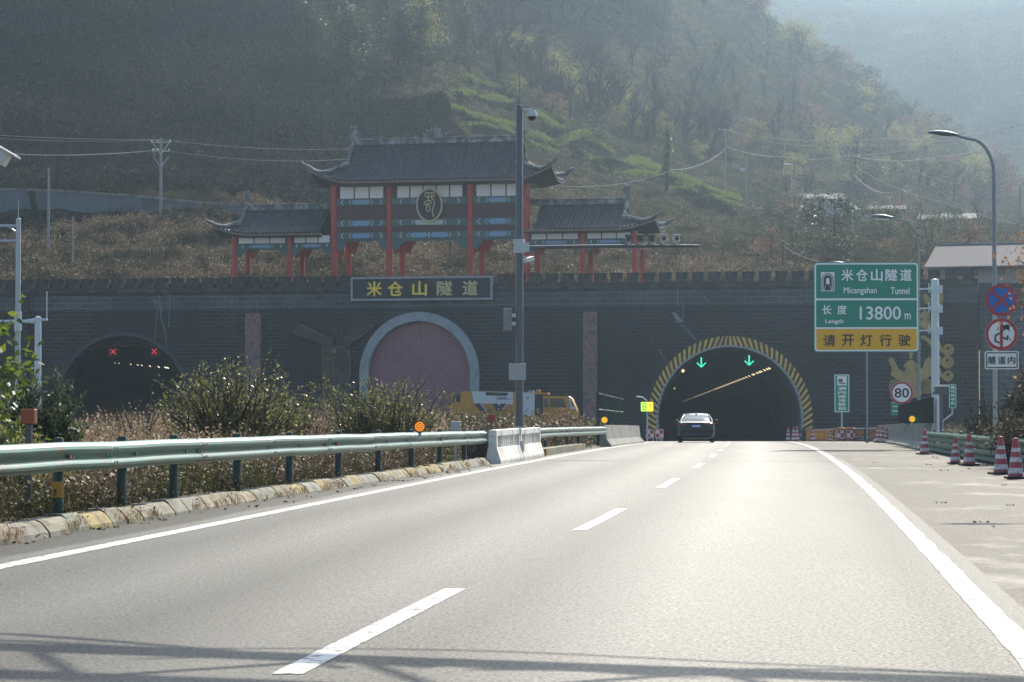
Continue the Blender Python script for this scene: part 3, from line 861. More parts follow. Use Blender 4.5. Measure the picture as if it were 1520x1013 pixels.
def roof(name, ue0, ue1, ur0, ur1, wc, D, ze, zrg, lift, hips=(True, True), tg=.45, rib=.30):
    nT = 14
    def z_of(t): return ze + (zrg - ze) * (1 - t) ** 1.3
    def ends(t):
        k = max(0, (t - tg) / (1 - tg))
        a = ur0 + (ue0 - ur0) * k if hips[0] else ur0
        b_ = ur1 + (ue1 - ur1) * k if hips[1] else ur1
        return a, b_
    def lf(u, w, t):
        L_ = 0
        cl = 3.0
        du = min(u - ue0 if hips[0] else 99, ue1 - u if hips[1] else 99)
        dw = D/2 - abs(w)
        c = max(0, 1 - max(0, du) / cl); c2 = max(0, 1 - max(0, dw) / cl)
        return lift * (c * c2) ** 1.6 * t ** 2 * 1.0
    sm = MB()
    for sg in (-1, 1):
        nU = int((ue1 - ue0) / rib) * 6; rows = []
        for i in range(nT + 1):
            t = i / nT; a, b_ = ends(t); row = []
            for j in range(nU + 1):
                u = ue0 + (ue1 - ue0) * j / nU; uc = min(max(u, a), b_); w = sg * D/2 * t
                row.append((uc, wc + w, z_of(t) + lf(uc, w, t) + .13 * (abs(math.cos(math.pi * u / rib)) - .5)))
            rows.append(row)
        sm.grid(rows, flip=sg < 0)
    for e, (has, ur, ue) in enumerate(((hips[0], ur0, ue0), (hips[1], ur1, ue1))):
        if not has:
            continue
        rows = []
        for i in range(nT + 1):
            t = tg + (1 - tg) * i / nT; a, b_ = ends(t); u = a if e == 0 else b_; row = []
            nW = int(D / rib) * 6
            for j in range(nW + 1):
                w0 = -D/2 + D * j / nW; w = max(-D/2*t, min(D/2*t, w0))
                row.append((u, wc + w, z_of(t) + lf(u, w, t) + .13 * (abs(math.cos(math.pi * w0 / rib)) - .5)))
            rows.append(row)
        sm.grid(rows)
        sm.add([(ur, wc, zrg)] + [(ur, wc + sg*D/2*tg, z_of(tg)) for sg in (-1, 1)], [(0, 1, 2)])
    rf = sm.build(name, M_TILE, gate, fixn=False)
    # ridge
    P = MB().box((ur0 - .1, wc - .16, zrg - .05), (ur1 + .1, wc + .16, zrg + .34)).box((ur0 - .2, wc - .22, zrg + .343), (ur1 + .2, wc + .22, zrg + .45))
    P.build('ridge', M_RIDGE, rf, bevel=.03)
    # eaves
    def rim(t, dz, off=0):
        a, b_ = ends(t); pts = []
        for j in range(41): u = a + (b_-a)*j/40; pts.append((u, wc - D/2*t, z_of(t) + lf(u, -D/2*t, t) + dz))
        for j in range(1, 17): w = -D/2*t + D*t*j/16; pts.append((b_, wc + w, z_of(t) + lf(b_, w, t) + dz))
        for j in range(1, 41): u = b_ + (a-b_)*j/40; pts.append((u, wc + D/2*t, z_of(t) + lf(u, D/2*t, t) + dz))
        for j in range(1, 16): w = D/2*t - D*t*j/16; pts.append((a, wc + w, z_of(t) + lf(a, w, t) + dz))
        return pts
    r0, r1, r2 = rim(1, -.06), rim(1, -.22), rim(.985, -.23)
    inn = [(min(max(p[0], ue0 + (1.7 if hips[0] else 0)), ue1 - (1.7 if hips[1] else 0)), wc + max(-D/2 + 1.9, min(D/2 - 1.9, p[1] - wc)), ze - .45) for p in r2]
    n = len(r0)
    MB().add(r0 + r1, [(i, (i+1) % n, n + (i+1) % n, n + i) for i in range(n)]).build('eave_board', M_EAVE, rf)
    MB().add(r2 + inn, [(i, (i+1) % n, n + (i+1) % n, n + i) for i in range(n)]).build('soffit', M_SOFF, rf)
    # hip ridges with upswept tails, gable ridges and finials
    for e, (has, ur, ue) in enumerate(((hips[0], ur0, ue0), (hips[1], ur1, ue1))):
        if not has: continue
        so = -1 if e == 0 else 1
        for sg in (-1, 1):
            pts = []; rad = []
            for i in range(12):
                t = tg + (1 - tg) * i / 11; a, b_ = ends(t); u = a if e == 0 else b_; w = sg * D/2 * t
                pts.append((u, wc + w, z_of(t) + lf(u, w, t) + .17)); rad.append(.16)
            x, y, z = pts[-1]
            for k_, (o, dz) in enumerate(((.20, .08), (.36, .20), (.48, .36), (.56, .52))):
                pts.append((x + so*o, y + sg*o*.6, z + dz * min(1, lift/.9))); rad.append(.13 - .035*k_)
            MB().tube(pts, rad, 6).build('hip_ridge', M_RIDGE, rf)
            pts = [(ur + so*.03, wc + sg*D/2*tt, z_of(tt) + .14) for tt in np.linspace(0.02, tg + .12, 6)]
            MB().tube(pts, [.15]*5 + [.24], 6).build('gable_ridge', M_RIDGE, rf)
        # dragon-like finial
        q = MB(); z0 = zrg + .4
        q.tube([(ur - so*.1, wc, z0), (ur + so*.06, wc, z0 + .35), (ur - so*.12, wc, z0 + .65), (ur - so*.02, wc, z0 + 1.0), (ur - so*.22, wc, z0 + 1.18)], [.26, .24, .18, .14, .05], 6)
        for zz, l in ((.3, .36), (.6, .34), (.85, .28)): q.tube([(ur, wc, z0 + zz), (ur + so*l*.7, wc, z0 + zz + .16), (ur + so*l, wc, z0 + zz + .34)], [.09, .07, .02], 5)
        q.build('finial', M_RIDGE, rf)
    return rf

WC = 2.0                                        # gate columns stand at w=0 and w=4
ze_m = g(637, 266, -1.5)[1]; zr_m = g(637, 212.5, WC)[1]
ue0, ue1 = g(456, 266, -2)[0], g(817, 266, -2)[0]
ur0, ur1 = g(525, 212, WC)[0], g(775, 212, WC)[0]
mr = roof('main_roof', ue0, ue1, ur0, ur1, WC, 7.0, ze_m, zr_m, 1.0)
q = MB()                                        # ornament on the middle of the main ridge
for i in range(7):
    a = (i - 3) * .26; q.tube([(a + 0, WC, zr_m + .42), (a*1.25, WC, zr_m + .62 + .5*math.cos((i-3)*.5)), (a*1.45, WC, zr_m + .75 + .55*math.cos((i-3)*.5))], [.16, .13, .04], 6)
q.build('ridge_ornament', M_RIDGE, mr)
ze_s = g(400, 345.5, -1.4)[1]; zr_s = g(420, 311, WC)[1]
roof('side_roof', g(313, 345, -1.4)[0], g(488, 345, -1.4)[0], g(366, 311, WC)[0], g(489, 311, WC)[0], WC, 6.2, ze_s, zr_s, .7, (True, False))
roof('side_roof', g(789, 345, -1.4)[0], g(972, 345, -1.4)[0], g(789, 311, WC)[0], g(930, 311, WC)[0], WC, 6.2, ze_s, zr_s, .7, (False, True))

zfoot = 9.9
def column(px, ztop, w, r_):
    u = g(px, 400, 0)[0]
    c = MB().lathe([(r_*1.25, zfoot), (r_*1.25, zfoot + .35), (r_, zfoot + .42), (r_*.96, ztop)], 14, (u, w, 0)).build('column', M_COL, gate, smooth=True)
    return u
zt_m = ze_m + .05; zt_s = ze_s + .05
for px in (496, 578, 698, 782):
    column(px, zt_m, 0, .26); u = column(px, g(px, 358, 4)[1], 4, .25)
for px in (348, 430, 865, 943):
    column(px, zt_s, 0, .24); column(px, g(px, 372, 3.4)[1], 3.4, .22)

def cart(mb, u0, u1, z0, z1, y):
    h = (z1-z0); e = h*.55
    mb.add([(u0+e, y, z0), (u1-e, y, z0), (u1, y, (z0+z1)/2), (u1-e, y, z1), (u0+e, y, z1), (u0, y, (z0+z1)/2)], [(0, 1, 2, 3, 4, 5)])
def chev(mb, u, z0, z1, y, dr, w=.09):
    zm = (z0+z1)/2; d = (z1-z0)*.42*dr
    mb.add([(u, y, z0), (u+w, y, z0), (u+d+w, y, zm), (u+w, y, z1), (u, y, z1), (u+d, y, zm)], [(0, 1, 2, 5), (5, 2, 3, 4)])
def painted_beam(ua, ub, za, zb, w, ncart=1, light=False):
    b_ = MB().box((ua, w - .17, za), (ub, w + .17, zb)).build('painted_beam', M_BEAMG, gate)
    h = zb - za; L_ = ub - ua; y = w - .173
    def one(fn, name, m_, *a): q = MB(); fn(q, *a); q.build(name, m_, b_, fixn=False)
    cs = [.5] if ncart == 1 else [.36, .64]
    hl = L_ * (.20 if ncart == 1 else .125)
    for q in cs:
        um = ua + L_*q; one(cart, 'cartouche', M_CHEV if light else M_BLUE, um - hl, um + hl, za + h*.14, zb - h*.14, y)
        for dr in (-1, 1): one(chev, 'chevron', M_CHEV, um + dr*(hl + .03) - .04, za + h*.1, zb - h*.1, y - .002, dr * .75, .06)
    for dr, q in ((-1, .13), (1, .87)): one(chev, 'chevron', M_CHEV, ua + L_*q, za + h*.1, zb - h*.1, y - .002, dr)
def zz(y, w=0): return g(637, y, w)[1]
def bracket(ua, ub, zt, drop, w, mm, mid=.35, cap=.9):
    """arched apron under a beam"""
    P = [(ua, zt), (ua, zt - drop)]; n = 20
    for i in range(n + 1):
        t = i/n; x = ua + .35 + (ub - ua - .7)*t; e = min(t, 1-t)
        P.append((x, zt - drop*(1 - min(1, e/.16))**1.6 - mid*.35 - mid*.3*abs(math.cos(t*math.pi*3))))
    P += [(ub, zt - drop), (ub, zt)]
    outline('apron_board', [P[::-1]], .14, mm, gate, w - .07)
for a, b_, nc in ((496, 578, 1), (578, 698, 2), (698, 782, 1)):
    ua, ub = g(a, 300)[0] + .25, g(b_, 300)[0] - .25
    painted_beam(ua, ub, zz(303.5), zz(294), 0, 1); painted_beam(ua, ub, zz(335.5), zz(325), 0, 1, nc == 2); painted_beam(ua, ub, zz(354), zz(344), 0, nc)
    MB().box((ua, -.06, zz(325) + .003), (ub, .06, zz(303.5) - .003)).box((ua, -.05, zz(344) + .003), (ub, .05, zz(335.5) - .003)).build('red_panel', M_DRED, gate)
    MB().box((ua - .02, .06, zz(294) + .003), (ub + .02, .14, ze_m - .1)).build('frieze_backing', M_DRED, gate)
    n = 5 if nc == 2 else 3
    uu0 = ua + (.35 if nc == 2 else .2); uu1 = ub - (.35 if nc == 2 else .2)
    for i in range(n):
        w_ = (uu1 - uu0) / n
        MB().box((uu0 + w_*i + .06, -.04, zz(293)), (uu0 + w_*(i+1) - .06, .055, zz(270))).build('white_panel', M_PANELW, gate)
    bracket(ua, ub, zz(354) - .003, .75, 0, M_BEAMG)
    u2 = (4 * 0)
    bracket(ua, ub, g(637, 350, 4)[1], 1.3, 4, M_COL)
for a, b_ in ((348, 430), (430, 496), (782, 865), (865, 943)):
    ua, ub = g(a, 350)[0] + .23, g(b_, 350)[0] - .23
    painted_beam(ua, ub, zz(366), zz(359.5), 0, 1)
    MB().box((ua - .02, .06, zz(359.5) + .003), (ub + .02, .14, ze_s - .05)).build('frieze_backing', M_DRED, gate)
    n = 3; w_ = (ub - ua - .2) / n
    for i in range(n): MB().box((ua + .1 + w_*i + .05, -.04, zz(358)), (ua + .1 + w_*(i+1) - .05, .055, zz(347.5))).build('white_panel', M_PANELW, gate)
    bracket(ua, ub, zz(366) - .003, .5, 0, M_BEAMG, .2)
    bracket(ua, ub, g(637, 364, 3.4)[1], .8, 3.4, M_COL, .2)
MB().box((g(340, 410)[0], -1.0, 8.5), (g(952, 410)[0], 6, zfoot - .003)).build('base_slab', M_CONC, gate)

# oval medallion
mu, mz = g(637, 304.5, -.5)
md = thing('oval_medallion', 'black oval plaque with gold rim and ancient seal character hung on the gateway', 'plaque', WO + WE * (gu + mu) + WN * (GOFF - .42) + Vector((0, 0, mz)), WROT)
ow, oh = 1.03, 1.30
el = lambda k: [(ow*k*math.cos(q), oh*k*math.sin(q)) for q in np.linspace(0, 2*math.pi, 49)[:-1]]
outline('disc', [el(.97)], .12, bpy.data.materials['black_lacquer'], md, 0)
outline('rim', [el(1.04), el(.93)[::-1]], .2, M_GOLD2, md, -.05)
def mp(L): return [((x - 420)/420*2.05 * .98, -.02, -(y - 505)/540*2.6) for x, y in L]
q = MB(); M_SEAL = mat('pale_gold_line', (.66, .56, .32), .5)
for L_ in ([(355, 300), (505, 300), (515, 335), (495, 368), (365, 372), (342, 340), (355, 300)], [(400, 300), (410, 370)], [(455, 300), (470, 365)], [(400, 375), (402, 430)], [(460, 372), (462, 400), (500, 425), (510, 470), (480, 560), (470, 620), (490, 690), (503, 700)],
           [(435, 432), (380, 440), (335, 460), (335, 495), (375, 500), (395, 480), (445, 480), (455, 455), (435, 432)], [(400, 490), (370, 540), (372, 590), (400, 612), (428, 600), (432, 560), (415, 530), (438, 515)]):
    q.tube(mp(L_), .045, 6)
q.build('seal_character', M_SEAL, md)
# ------------------------------------------------------------------ guardrails
WPROF = [(0, 0), (-.012, .02), (-.07, .045), (-.083, .075), (-.07, .105), (-.015, .135), (0, .155), (-.015, .175), (-.07, .205), (-.083, .235), (-.07, .265), (-.012, .29), (0, .31)]
def beam(path, o, name, parent, m, bow=0):
    """W-beam along path (list of world points of its lower edge), facing the road"""
    P = []
    for i, p in enumerate(path):
        t = (path[min(i+1, len(path)-1)] - path[max(i-1, 0)]); t.z = 0; t.normalize()
        nrm = Vector((-t.y, t.x, 0)) * o               # towards the verge
        front = [p + nrm * q[0] + Vector((0, 0, q[1])) for q in WPROF]
        back = [p + nrm * (q[0] + .012) + Vector((0, 0, q[1])) for q in WPROF][::-1]
        P.append(front + back + [front[0]])
    mb = MB().grid(P); n = len(P[0]) - 1
    mb.add(P[0][:n], [tuple(range(n))]); mb.add(P[-1][:n], [tuple(range(n))])
    return mb.build(name, m, parent, smooth=True, world=True)

def guardrail(name, label, latf, s0, s1, side, post_at, zt0, m=M_RAIL, gfun=None, seg=4.0, lower=0):
    ztf = zt0 if callable(zt0) else (lambda s: zt0)
    """side=+1: verge on the left"""
    gfun = gfun or (lambda lat, s: road(lat, s))
    t = thing(name, label, 'guardrail', gfun(latf(s0), s0))
    s = s0; k = 0
    while s < s1 - .05:
        e = min(s + seg, s1)
        path = [gfun(latf(q), q) + Vector((0, 0, ztf(q) - .31 + .012*mnoise.noise(Vector((q*.45, 2, 0))))) + Vector((-side*(.006 if k % 2 else 0) + .03*mnoise.noise(Vector((q*.3, 5, 1))), 0, 0)) for q in np.linspace(s - (.15 if k else 0), e, 6)]
        beam(path, side, 'rail', t, m)
        if k and s0 < 30:                      # bolted lap
            for dy in (-.10, .02):
                for zz_ in (.075, .155, .235):
                    c_ = gfun(latf(s + dy), s + dy) + Vector((side*(.085 if zz_ != .155 else .008), 0, ztf(s) - .31 + zz_))
                    MB().lathe([(.0, -.012), (.017, -.008), (.019, .012), (0, .014)], 8, c_, axis='X').build('bolt', M_GALV, t, world=True)
        if lower: beam([q - Vector((0, 0, lower)) for q in path], side, 'rail', t, m)
        s = e; k += 1
    for ps in post_at:
        zt = ztf(ps)
        p = gfun(latf(ps), ps); n_ = Vector((-side, 0, 0))
        c = p + n_ * .16; pm = MB()
        pm.lathe([(.057, -.25), (.057, zt + .03), (.045, zt + .05), (0, zt + .055)], 12, c)
        po = pm.build('post', M_RAILP, t, smooth=True, world=True)
        MB().box((-.02, -.05, zt - .24), (.13, .05, zt - .05), M=Matrix.Translation(p + n_ * .12) @ Matrix.Scale(side*-1 if side < 0 else 1, 4, (1, 0, 0))).build('spacer_block', m, t, world=True)
    return t
def KLr(s): return float(np.interp(s, [10, 25, 45, 61, 200], [-7.85, -7.74, -7.38, -7.2, -7.2])) - .10
LG = guardrail('guardrail', 'long pale green guardrail with two waves along the left kerb and dry verge', KLr, 17.0, 62.7, +1,
               [18.3, 20.8, 23.3, 25.7, 28.2, 30.7, 33.1, 36.6, 40.1, 44.1, 48.1, 52.1, 56.1, 60.1], lambda s: float(np.interp(s, [17, 25, 61], [.95, .93, .80])), seg=4.2)
for s_ in (28.0, 43.0, 55.0):                   # rusty reflectors in the trough of the rail
    p = road(KLr(s_), s_) + Vector((.03, 0, float(np.interp(s_, [25, 61], [.93, .80])) - .155))
    MB().lathe([(.0, -.02), (.06, -.02), (.07, 0), (.05, .02), (0, .03)], 10, p + Vector((-.01, 0, -.02)), axis='X').build('reflector', bpy.data.materials['rusty_orange_reflector'], LG, world=True)
lp = [c for c in LG.children if c.name.startswith('post')]
p = road(KLr(28.2), 28.2); MB().box((-.22, -.075, .33), (-.1, -.062, .50), M=Matrix.Translation(p)).build('yellow_patch', mat('yellow_tape', (.45, .24, .03), .6), LG, world=True)
guardrail('guardrail', 'short bowed pale green guardrail with crossed end between white barrier and concrete wall', lambda s: float(np.interp(s, [74, 80, 90, 98, 104], [-7.35, -7.35, -7.25, -7.0, -6.85])), 74.6, 103, +1, [78, 82, 86, 90, 94], .80, seg=7)
def medpt(lat, s): return ground_pt(lat, s)
guardrail('guardrail', 'weathered green guardrail of the opposite road half buried in pale reeds', lambda s: -18.4, 46, 120, -1, list(range(48, 120, 4)), .8, gfun=medpt, seg=12)
RG = lambda s: float(np.interp(s, [40, 54, 70, 92], [5.05, 4.98, 4.72, 4.75]))
guardrail('guardrail', 'dull green guardrail behind the traffic cones beside the road signs', RG, 40, 88.5, -1, [42, 46, 50, 54, 58, 62, 66, 70, 74, 78, 82, 86], .66, seg=6, lower=.35)
def end_rail(t_): return None
# white concrete barrier with barred openings
def along(lat, s, dz=0): return Matrix.Translation(road(lat, s, dz)) @ Matrix.Rotation(-rhead(s), 4, 'Z')
WB = [thing('barred_barrier', lab, 'concrete barrier', road(-7.12, s_), -rhead(s_), 'white barrier pair at the end of the long guardrail') for s_, lab in ((62.9, 'white concrete barrier with barred opening touching the long guardrail'), (69.0, 'white concrete barrier with barred opening beside the bowed guardrail'))]
for t in WB:
    L_ = 5.9; mb = MB()
    prof = [(.20, 0), (.20, .07), (.10, .38), (.02, .38), (-.02, .38), (-.12, .38), (-.16, 0)]
    mb.grid([[(x, y, z) for x, z in prof + [prof[0]]] for y in (0, L_)])
    mb.add([(x, 0, z) for x, z in prof], [tuple(range(7))]); mb.add([(x, L_, z) for x, z in prof], [tuple(range(7))])
    mb.build('base', M_CONCW, t)
    MB().box((-.10, 0, .65), (.09, L_, .81)).build('top_beam', M_CONCW, t, bevel=.02)
    MB().box((-.10, 0, .383), (.095, .22, .647)).box((-.10, L_ - .3, .383), (.095, L_, .647)).build('end_block', M_CONCW, t)
    for i in range(11): MB().box((-.06, .60 + i*.46, .383), (.06, .72 + i*.46, .647)).build('bar', M_CONCW, t)
MB().box((-.1, 5.86, .6), (.115, 5.96, .85)).box((.04, 5.8, .2), (.2, 5.95, .48)).build('joint_plate', M_GALV, WB[0])

# grey jersey wall after it, and the one on the right verge
def jersey(name, label, lats, s0, s1, h, m, side, n=1):
    out = []
    t = thing(name, label, 'concrete barrier', road(float(np.interp(s0, *lats)), s0))
    prof = [(.30, 0), (.30, .07), (.12, .30), (.06, h), (-.10, h), (-.16, .30), (-.16, 0)]
    for k in range(n):
        a, b_ = s0 + (s1-s0)*k/n, s0 + (s1-s0)*(k+1)/n - .05
        rows = []
        for q in np.linspace(a, b_, 6):
            rows.append([road(float(np.interp(q, *lats)) + side * x, q, z) for x, z in prof + [prof[0]]])
        mb = MB().grid(rows); mb.add(rows[0][:7], [tuple(range(7))]); mb.add(rows[-1][:7], [tuple(range(7))])
        mb.build('segment', m, t, world=True)
    return t
M_CONCD = mat('streaked_concrete', (.25, .24, .215), .9, var=.25, scale=1.6, dirt=(.11, .105, .095), dscale=1.1, bmp=.25)
jersey('concrete_barrier', 'grey streaked concrete barrier leading to the open tunnel past the bowed guardrail', ([100, 135], [-6.95, -6.75]), 103.2, 132, .86, M_CONCD, 1, 3)
jersey('concrete_barrier', 'long dark concrete barrier under the corrugated panel on the right verge', ([85, 140], [4.75, 6.0]), 88.7, 145, .92, M_CONCD, -1, 5)

# ------------------------------------------------------------------ posts with reflectors, lamps on rails
def marker_post(p, h, w, label, m, rz=0):
    t = thing('marker_post', label, 'marker post', p, rz, 'reflector posts in the dry median')
    MB().box((-.035, -.02, -.1), (.035, .02, h - w*.5)).build('post', bpy.data.materials['dull_post'] if 'dull_post' in bpy.data.materials else mat('dull_post', (.12, .11, .10), .7), t)
    MB().box((-w/2, -.045, h - w), (w/2, .045, h)).build('reflector_plate', m, t, bevel=.008)
p = road(-8.2, 28.2, 0.0); p.x = at(43, 620, 28.2).x
marker_post(p, at(43, 607.5, 28.2).z - p.z, .16, 'rusty square marker on a post behind the guardrail beside the glossy tree', M_RUST, R(-14))
p = ground_pt(-8.3, 66); p.x = at(729, 620, 66).x
marker_post(p, at(729, 615, 66).z - p.z, .2, 'small red marker on a thin post in front of the yellow machine', mat('dull_red_marker', (.26, .05, .04), .6))
def warn_lamp(p, r_, label, rz=0, yellow=False):
    t = thing('warning_lamp', label, 'warning lamp', p, rz)
    MB().lathe([(0, .09), (r_*.8, .09), (r_*1.12, .05), (r_*1.12, -.03), (r_*1.0, -.03), (r_, .0), (0, .0)], 20, (0, 0, r_*1.12), axis='Y').build('housing', M_BLACK, t, smooth=True)
    f = MB(); n = 0
    for rr, k in ((.0, 1), (.38, 6), (.72, 12)):
        for i in range(k):
            q = 2*math.pi*i/k; f.lathe([(.14*r_, .0), (.10*r_, -.02), (0, -.025)], 7, (rr*r_*math.cos(q), -.006, r_*1.12 + rr*r_*math.sin(q)), axis='Y')
    if not yellow: f.build('led', bpy.data.materials.get('amber_led') or emit('amber_led', (1, .36, .02), .55, (.4, .15, .01)), t)
    MB().lathe([(r_*.96, -.001), (r_*.96, -.005), (0, -.006)], 20, (0, 0, r_*1.12), axis='Y').build('lens', (bpy.data.materials.get('yellow_lens') or emit('yellow_lens', (1, .55, .02), .35, (.62, .36, .03))) if yellow else bpy.data.materials.get('amber_lens') or mat('amber_lens', (.50, .20, .02), .4), t)
    MB().box((-.03, .02, -.12), (.03, .06, .02)).build('bracket', M_GALV, t)
    return t
s_ = 48.3; p = road(KLr(s_) - .02, s_, .845); p.x = at(623, 636, s_).x
warn_lamp(p, .105, 'round amber warning lamp clamped on top of the long green guardrail')
p = road(-6.95, 104, .86); warn_lamp(p + Vector((.02, .3, .05)), .13, 'round yellow warning lamp on the end of the grey concrete barrier', yellow=True)
p = road(4.85, 91, .92); p.x = at(1354, 627, 91).x; warn_lamp(p + Vector((0, 0, .03)), .11, 'round yellow warning lamp on the dark barrier below the corrugated panel', yellow=True)
t = thing('junction_box', 'small grey box on a stub behind the guardrail end', 'box', ground_pt(-8.5, 60))
t.location.x = at(676, 635, 60).x; MW[t.name] = Matrix.Translation(t.location)
zz_ = at(676, 632, 60).z - t.location.z
MB().box((-.11, -.05, zz_ - .12), (.11, .05, zz_ + .1)).build('case', M_GALV, t, bevel=.01); MB().box((-.03, -.03, -.1), (.03, .03, zz_ - .123)).build('stub', M_GALV, t)

# ------------------------------------------------------------------ camera pole in the median
CD = 75.0
base = at(771, 640, CD); base.z = gz_at(base.x, CD)
cp = thing('camera_pole', 'tall grey steel pole in the median carrying traffic cameras on a long arm', 'camera pole', base)
def rel0(p, o): return Vector(p) - Vector(o)
ztop = at(771, 156, CD).z - base.z
MB().lathe([(.112, -.3), (.112, ztop*.45), (.098, ztop*.99), (.06, ztop), (0, ztop + .02)], 16).build('pole', M_POLE, cp, smooth=True)
MB().tube([(.0, 0, ztop - .1), (.005, 0, at(771, 70, CD).z - base.z)], [.018, .008], 6).build('lightning_rod', M_POLE, cp)
za = at(771, 367, CD).z - base.z; xe = at(1037, 366, CD).x - base.x
MB().tube([(.1, 0, za - .02), (xe*.5, -.05, za + .02), (xe, -.1, za + .02)], [.06, .055, .045], 10).build('arm', M_POLE, cp, smooth=True)
MB().lathe([(.16, za - .18), (.16, za + .22)], 14).box((.02, -.14, za - .14), (.28, .14, za + .12)).build('arm_collar', M_GALV, cp)
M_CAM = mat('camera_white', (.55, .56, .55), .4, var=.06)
M_LENS = mat('camera_glass', (.01, .01, .012), .1)
for px in (933, 950, 967, 985, 1004):
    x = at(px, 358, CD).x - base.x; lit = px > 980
    c = MB().box((x - .09, -.22, za + .14), (x + .09, .22, za + .32)).box((x - .11, -.30, za + .323), (x + .11, .25, za + .345)).build('camera_body', M_CAM if lit else bpy.data.materials.get('camera_white_shaded') or mat('camera_white_shaded', (.20, .20, .20), .5), cp, bevel=.01)  # bodies not lit get the white casing with shade put into its colour
    MB().lathe([(.06, 0), (.055, -.03), (0, -.03)], 12, (x, -.223, za + .23), axis='Y').build('lens', M_LENS, c)
    MB().box((x - .03, -.13, za + .05), (x + .03, -.07, za + .14)).build('mount', M_GALV, c)
zc_ = at(785, 170, CD).z - base.z
MB().tube([(.1, 0, zc_ + .12), (.32, -.02, zc_ + .14), (.36, -.02, zc_ + .10)], .035, 8).build('dome_arm', M_CAM, cp)
dd = MB().lathe([(.0, .12), (.10, .11), (.15, .04), (.15, -.06), (.13, -.07)], 16, (.36, -.02, zc_ - .0)).build('dome_housing', M_CAM, cp, smooth=True)
MB().lathe([(.125, -.07), (.11, -.13), (.06, -.18), (0, -.19)], 14, (.36, -.02, zc_)).build('dome_glass', M_LENS, dd, smooth=True)
z2 = at(783, 386, CD).z - base.z
b_ = MB().box((-.06, -.22, -.06), (.06, .2, .07), M=Matrix.Translation((.27, -.1, z2)) @ Matrix.Rotation(R(-35), 4, 'Z') @ Matrix.Rotation(R(12), 4, 'X')).build('camera_body', M_CAM, cp, bevel=.01)
MB().box((.1, -.03, z2 + .07), (.2, .03, z2 + .11)).build('mount', M_GALV, b_)
z3a, z3b = at(754, 491, CD).z - base.z, at(754, 458, CD).z - base.z
c = MB().box((-.46, -.12, z3a), (-.22, .12, z3b)).build('equipment_cabinet', mat('grey_cabinet', (.26, .26, .25), .5, .2, dirt=(.18, .18, .17)), cp, bevel=.015)
MB().box((-.22, -.05, z3a + .15), (-.1, .05, z3a + .25)).box((-.22, -.05, z3b - .25), (-.1, .05, z3b - .15)).build('clamp', M_GALV, c)
z4a, z4b = at(767, 565, CD).z - base.z, at(767, 540, CD).z - base.z
c = MB().box((-.30, -.32, z4a), (.18, -.13, z4b)).build('control_box', mat('light_grey_box', (.36, .37, .36), .5, .2), cp, bevel=.012)
MB().box((-.22, -.328, z4a + .06), (.1, -.322, z4b - .06)).build('door', bpy.data.materials['light_grey_box'], c)

# ------------------------------------------------------------------ overhead frame whose shadow falls on the road
GA = thing('overhead_truss', 'lattice steel frame over the road that throws a laced shadow', 'road gantry', (0, 21.2, 0), R(-20))
zl, zu = 5.9, 6.9
for y_, z_ in ((0, zl), (0, zu)):
    MB().tube([(-8.2, y_, z_), (8.2, y_, z_)], .135, 8).build('chord', M_GALV, GA)
tri = MB(); x = -8.0; k = 0
while x < 7.9:
    tri.tube([(x, 0, zl if k % 2 == 0 else zu), (x + .95, 0, zu if k % 2 == 0 else zl)], 
             .05, 6); x += .95; k += 1
tri.build('lacing', M_GALV, GA)
for i, (xa, xb, dz) in enumerate(((-7, -3.2, .5), (-4.4, -.6, .35), (-2.2, 1.6, .55), (.4, 3.4, .3), (2.2, 7, .5), (-6, 2, .8), (-1, 6, .7))):
    MB().tube([(xa + (xb-xa)*j/14, .12 + .03*i, zl + .45 - 4*dz*(j/14)*(1-j/14) + .05*math.sin(i*3 + j)) for j in range(15)], .022 + .008*(i % 3), 6).build('added_shadow_cable', M_BLACK, GA)  # unseen loops added to scribble the shadow on the road
for x in (-8.2, 8.2): MB().lathe([(.16, -.3), (.15, 7.3), (0, 7.32)], 14, (x, 0, 0)).build('post', M_GALV, GA, smooth=True)

# ------------------------------------------------------------------ lamp posts
def lamp_post(lat, s, h, arm, label, px=None, thin=1.0):
    p = road(lat, s)
    if px: p.x = at(px, 600, s).x
    t = thing('street_lamp', label, 'street lamp', p, -rhead(s), 'slender lamp posts along the right verge')
    hb = h - 1.15
    MB().lathe([(.09*thin, 0), (.062*thin, .4), (.054*thin, hb)], 12).build('pole', M_LAMP, t, smooth=True)
    pts = [(0, 0, hb - .02)]
    for i in range(1, 11):
        q = math.pi/2 * i/10; pts.append((-(1 - math.cos(q)) * arm*.62, 0, hb + math.sin(q) * 1.0))
    pts.append((-arm, 0, hb + 1.10))
    MB().tube(pts, [.045]*8 + [.035]*4, 8).build('arm', M_LAMP, t, smooth=True)
    hd = MB()
    x0, z0 = -arm, hb + 1.10
    rows = []
    for i in range(9):
        u = i/8; wy = .17*math.sin(math.pi*(.12+.82*u))**.7; hz_ = .075*math.sin(math.pi*(.08+.86*u))**.8
        c = Vector((x0 + .06 - .80*u, 0, z0 + .015 + .08*u))
        rows.append([c + Vector((0, wy*math.cos(q), hz_*math.sin(q) * (1.2 if math.sin(q) > 0 else .8))) for q in np.linspace(0, 2*math.pi, 13)])
    hd.grid(rows); hd.add(rows[0][:12], [tuple(range(12))]); hd.add(rows[-1][:12], [tuple(range(12))])
    hh = hd.build('lamp_head', bpy.data.materials.get('lamp_head_grey') or mat('lamp_head_grey', (.10, .13, .16), .5, .2), t, smooth=True)
    MB().box((x0 - .62, -.09, z0 - .055), (x0 - .12, .09, z0 - .035), M=Matrix.Identity(4)).build('lamp_lens', M_WHITE, hh)
    return t
